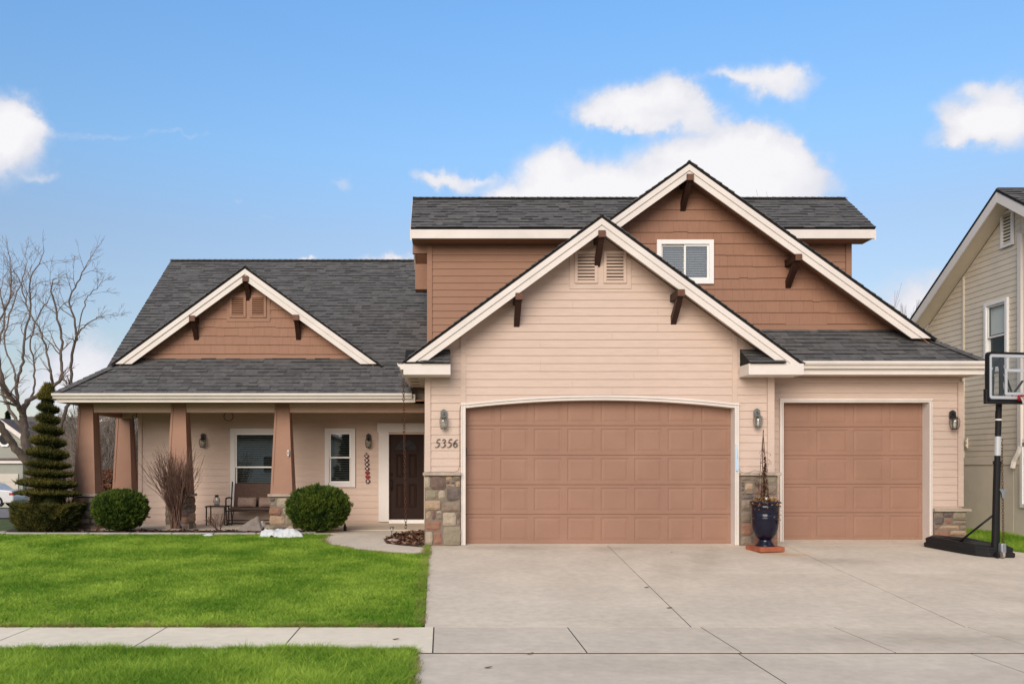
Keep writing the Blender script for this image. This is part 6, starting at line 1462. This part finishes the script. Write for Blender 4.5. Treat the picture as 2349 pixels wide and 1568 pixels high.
# far houses on the left
m_grn = mat('grey green siding', (.30,.30,.255), .7, .05, 1, .1, 10); m_crm = mat('cream siding', (.55,.50,.42), .7, .05, 1, .1, 10); m_rf = mat('far brown roof', (.12,.095,.085), .95, .25, 5, .3, 30)
def fgable(m, ua, va, ue0, ue1, slope, Y, zb): 
    xa, za = XX(ua,Y), ZZ(va,Y); x0, x1 = XX(ue0,Y), XX(ue1,Y); return [(x0,zb),(x1,zb),(x1,za-slope*(x1-xa)),(xa,za),(x0,za-slope*(xa-x0))], xa, za, x0, x1
def farhouse(name, label, Y, parts, base, mt, big=None):
    Hh = tag(empty(name, (parts[0][0] and XX(parts[0][0],Y), Y+2, base)), label, 'house')
    for (ua, va, ue0, ue1, sl_, dy) in parts:
        y = Y+dy; pl, xa, za, x0, x1 = fgable(None, ua, va, ue0, ue1, sl_, y, base); m = MB(); m.prism(pl, y, y+6); obj('wall', m, mt, Hh)
        for sg, xe in ((-1,x0-.35),(1,x1+.35)):
            ze = za-sl_*abs(xe-xa); m = MB(); m.prism([(xa,za+.22),(xe,ze+.22),(xe,ze+.06),(xa,za+.06)], y-.4, y+8); obj('roof', m, m_rf, Hh)
            m = MB(); m.prism([(xa,za+.20),(xe,ze+.20),(xe,ze-.12),(xa,za-.12)], y-.46, y-.405); obj('rake_board', m, m_trim, Hh)
    if big:
        u0, u1, v0, v1, y0, y1 = big; m = MB(); a, b = XX(u0,y0), XX(u1,y0); z0, z1 = ZZ(v1,y0), ZZ(v0,y1); m.add([(a,y0,z0),(b,y0,z0),(b-.5,y1,z1),(a+.5,y1,z1)], [(0,1,2,3)]); m.add([(a,y0,z0),(b,y0,z0),(b,y0,base),(a,y0,base)], [(0,1,2,3)]) ; m.v[-4:] = [Vector(p)+Vector((0,.3,0)) for p in m.v[-4:]]
        m.add([(a+.5,y1,z1),(b-.5,y1,z1),(b,y1+5,z0),(a,y1+5,z0)], [(0,1,2,3)]); obj('roof', m, m_rf, Hh)
    return Hh
YL = 58; bz_ = -1.35
FH = farhouse('far_house', 'grey green house with a round gable window behind the bare tree', YL, [(6,967,-60,56,.72,0)], bz_, m_grn, big=(-40,110,955,1005,YL+1,YL+6))
m = MB(); rx_ = XX(12,YL), ZZ(1006,YL)
m.prism([(rx_[0]+.5*math.cos(t+.39),rx_[1]+.55*math.sin(t+.39)) for t in [math.pi/4*k for k in range(8)]], YL-.12, YL-.01); w_ = obj('window', m, m_white, FH)
m = MB(); m.prism([(rx_[0]+.33*math.cos(t),rx_[1]+.38*math.sin(t)) for t in [math.pi/8*k for k in range(16)]], YL-.15, YL-.125); obj('pane', m, m_fan, w_)
m = MB(); m.prism([(XX(-60,YL-2),ZZ(1050,YL-2)),(XX(50,YL-2),ZZ(1050,YL-2)),(XX(57,YL-2),ZZ(1056,YL-2)),(XX(-60,YL-2),ZZ(1056,YL-2))], YL-2, YL-.1); obj('porch_roof', m, m_rf, FH)
m = MB(); m.box(XX(-60,YL-2),XX(57,YL-2),YL-2.05,YL-1.9,ZZ(1062,YL-2),ZZ(1056.3,YL-2)); obj('gutter', m, m_trim, FH)
m = MB(); m.box(XX(-60,YL-1.8),XX(53,YL-1.8),YL-1.85,YL-.05,bz_,ZZ(1062.5,YL-1.8)); obj('wall', m, m_grn, FH)
m = MB(); m.box(XX(-60,YL-2),XX(40,YL-2),YL-1.92,YL-1.86,bz_,ZZ(1086,YL-2)); g_o = obj('garage_door', m, m_crm, FH)
for k in range(4): m = MB(); m.box(XX(-60,YL-2),XX(40,YL-2),YL-1.94,YL-1.925,bz_+.08+k*.55,bz_+.55+k*.55); obj('door_section', m, m_crm, g_o)
farhouse('far_house', 'cream house with two stacked white trimmed gables behind the topiary', 62, [(160,965,120,235,.75,2),(141,1022,112,175,.75,0)], -1.4, m_crm, big=(100,300,945,1000,66,72))
farhouse('far_house', 'pale house mostly hidden behind the bare shrubs beyond the porch', 70, [(250,960,205,340,.6,0)], -1.6, m_crm)
# dark conifer tips behind the far roofs
m_con = leafmat('far conifer', (.012,.022,.010), (.05,.075,.03), .8, .1, 1)
for u, vt, Y, lab in ((18,945,75,'dark conifer tip above the roof of the grey green far house'),(226,952,80,'dark conifer behind the bare shrubs at the far left')):
    b = Vector((XX(u,Y),Y,-2)); h = ZZ(vt,Y)+2; t = rng.uniform(0,1,2500)**.7; a = rng.uniform(0,6.283,2500); r = (1-t)*1.5*rng.uniform(.3,1,2500)
    T = tag(empty('conifer', b), lab, 'tree', 'conifers beyond the far houses'); leafcards('crown', np.stack([b.x+r*np.cos(a), b.y+r*np.sin(a), b.z+.4+t*(h-.4)],1), .3, m_con, T, kind='stuff'); m = MB(); m.tube([b,b+Vector((0,0,h*.9))],[.2,.05],6); obj('trunk', m, m_bark, T)
# far side street, its kerb strip
m = MB(); m.add([(XX(-400,26),26,terr(-20,26)+.02),(XX(52,26),26,terr(-13,26)+.02),(XX(120,46),46,terr(-20,46)+.02),(XX(-400,46),46,terr(-25,46)+.02)], [(0,1,2,3)]); 
m = MB(); ysr = [26,28,30,33,37,42,46]; V = []
for y in ysr: V += [(-70,y,terr(-70,y)+.03),(-40,y,terr(-40,y)+.03),(-20,y,terr(-20,y)+.03),(-11.5-(y-26)*.35,y,terr(-12,y)+.03)]
m.add(V, [(j*4+i,j*4+i+1,(j+1)*4+i+1,(j+1)*4+i) for j in range(len(ysr)-1) for i in range(3)]); tag(obj('side_street', m, mat('pale worn asphalt', (.20,.175,.16), .9, .1, 2), None), kind='structure')
m = MB(); V = []
for y in (46.0, 48.5): V += [(-80,y,terr(-80,y)+.10),(-40,y,terr(-40,y)+.10),(-18,y,terr(-18,y)+.10)]
m.add(V, [(0,1,4,3),(1,2,5,4)]); tag(obj('far_pavement', m, m_walk, None), kind='structure')

# silver car by the far house, seen from its side
YC = 51.0; zc0 = terr(-26,YC)+.02
CAR = tag(empty('parked_car', (XX(-18,YC),YC,zc0)), 'silver saloon car parked at the far left beyond the side street', 'car')
m_sil = mat('silver car paint', (.50,.50,.51), .35, .03, 1, 0, metal=.15, spec=.4); m_tyre = mat('tyre rubber', (.015,.015,.015), .85, .1)
xr = XX(31,YC); Lc = 4.7
prof = [(0,.42),(0,.62),(.05,.90),(.15,.98),(.85,1.05),(1.35,1.38),(1.7,1.45),(2.6,1.45),(3.3,1.08),(4.3,.92),(4.62,.78),(4.7,.5),(4.65,.28),(.12,.26)]
pts = [(xr-a, zc0+b) for a, b in prof]; m = MB(); m.prism(pts, YC, YC+1.75); obj('body', m, m_sil, CAR, bevel=.08, smooth=False)
m = MB(); m.prism([(xr-a, zc0+b) for a, b in ((1.05,1.06),(1.45,1.33),(1.75,1.39),(2.55,1.39),(3.1,1.08))], YC-.012, YC+1.76); obj('side_window', m, m_fan, CAR)
for a in (.95, 3.75):
    for y in (YC-.01, YC+1.56):
        m = MB(); m.lathe([(0,-.1),(.33,-.1),(.33,.1),(0,.1)], (0,0,0), 24); m.v = [Vector((xr-a+p.x, y+.1+p.z, zc0+.33+p.y)) for p in m.v]; wh = obj('wheel', m, m_tyre, CAR)
        m = MB(); m.lathe([(0,-.115),(.2,-.115),(.2,-.101),(0,-.101)], (0,0,0), 16); m.v = [Vector((xr-a+p.x, y+.1+p.z, zc0+.33+p.y)) for p in m.v]; obj('rim', m, m_sil, wh)
m = MB(); m.box(xr-.26, xr+.012, YC-.02, YC+.25, zc0+.72, zc0+.86); obj('tail_light', m, m_rim, CAR, bevel=.02)
m = MB(); m.box(xr-4.72, xr-4.4, YC-.02, YC+.25, zc0+.62, zc0+.74); obj('headlight', m, m_white, CAR, bevel=.02)

# across the street, behind the camera: what the windows mirror
random.seed(3)
for k, (x, y, w_, hh_, lab) in enumerate(((-14,-24,12,6.4,'tan house across the street behind the viewer, left of its neighbour'),(6,-26,13,7.0,'grey house across the street behind the viewer, in the middle'),(26,-24,11,6.0,'brown house across the street behind the viewer, furthest right'))):
    Hh = tag(empty('opposite_house', (x,y,-.45)), lab, 'house', 'houses across the street'); mt = (m_nb, m_grn, m_brown)[k]
    m = MB(); m.box(x-w_/2, x+w_/2, y-8, y, -.45, 3.4); obj('wall', m, mt, Hh); m = MB(); m.prism([(x-w_/2-.4,3.4),(x+w_/2+.4,3.4),(x,hh_)], y-8.3, y+.4); obj('roof', m, m_rf, Hh)
    for dx_ in (-.28,.05): m = MB(); m.box(x+dx_*w_, x+dx_*w_+1.4, y+.01, y+.06, .8, 2.2); obj('window', m, m_white, Hh); m = MB(); m.box(x+dx_*w_+.1, x+dx_*w_+1.3, y+.065, y+.07, .9, 2.1); obj('pane', m, m_fan, Hh)
for k, (x, y, hgt, lab) in enumerate(((-5,-14,7.5,'dark spruce across the street, left one'),(15,-15,8.5,'dark spruce across the street, right one'),(-24,-16,7,'dark spruce across the street, far left one'))):
    b = Vector((x,y,-.45)); t = rng.uniform(0,1,5000)**.8; a = rng.uniform(0,6.283,5000); r = (1-t)*hgt*.27*rng.uniform(.4,1,5000)
    T = tag(empty('spruce_tree', b), lab, 'tree', 'spruces across the street'); leafcards('crown', np.stack([x+r*np.cos(a), y+r*np.sin(a), .2+t*hgt],1), .32, m_con, T, kind='stuff'); m = MB(); m.tube([b,b+Vector((0,0,hgt*.9))],[.2,.04],6); obj('trunk', m, m_bark, T)

# fallen leaves on the concrete
m_fl = mat('fallen leaf', (.16,.09,.05), .9, .3)
for k, (u, v, lab) in enumerate(((1535,1394,'curled brown leaf on the driveway between the joints'),(1483,1347,'faint brown leaf in the middle of the driveway'),(1120,1531,'small brown leaf on the near apron at the left'),(1215,1499,'tuft of dry leaf in the dark joint below the left part of the driveway'),(1540,1266,'tiny dark leaf near the urn on the driveway'),(908,1482*1.0-.0,'small dry leaf on the pavement left of the driveway'))):
    v = 1466 if k == 5 else v
    g = G(u, v); m = MB(); s = .03 if k != 4 else .015; pts = [(-1.3,0,.1),(-.5,-.6,.0),(.5,-.55,.25),(1.3,0,.5),(.5,.55,.2),(-.5,.6,.05)]
    pts = [g+Vector((a*s, b*s, c*s+.006)) for a, b, c in pts]; m.add(pts, [(0,1,2),(0,2,3),(0,3,4),(0,4,5)]); m.add([p-Vector((0,0,.002)) for p in pts], [(2,1,0),(3,2,0),(4,3,0),(5,4,0)]); o = obj('fallen_leaf', m, m_fl, None); o.rotation_euler = (0,0,0); tag(o, lab, 'leaf', 'fallen leaves on the concrete')
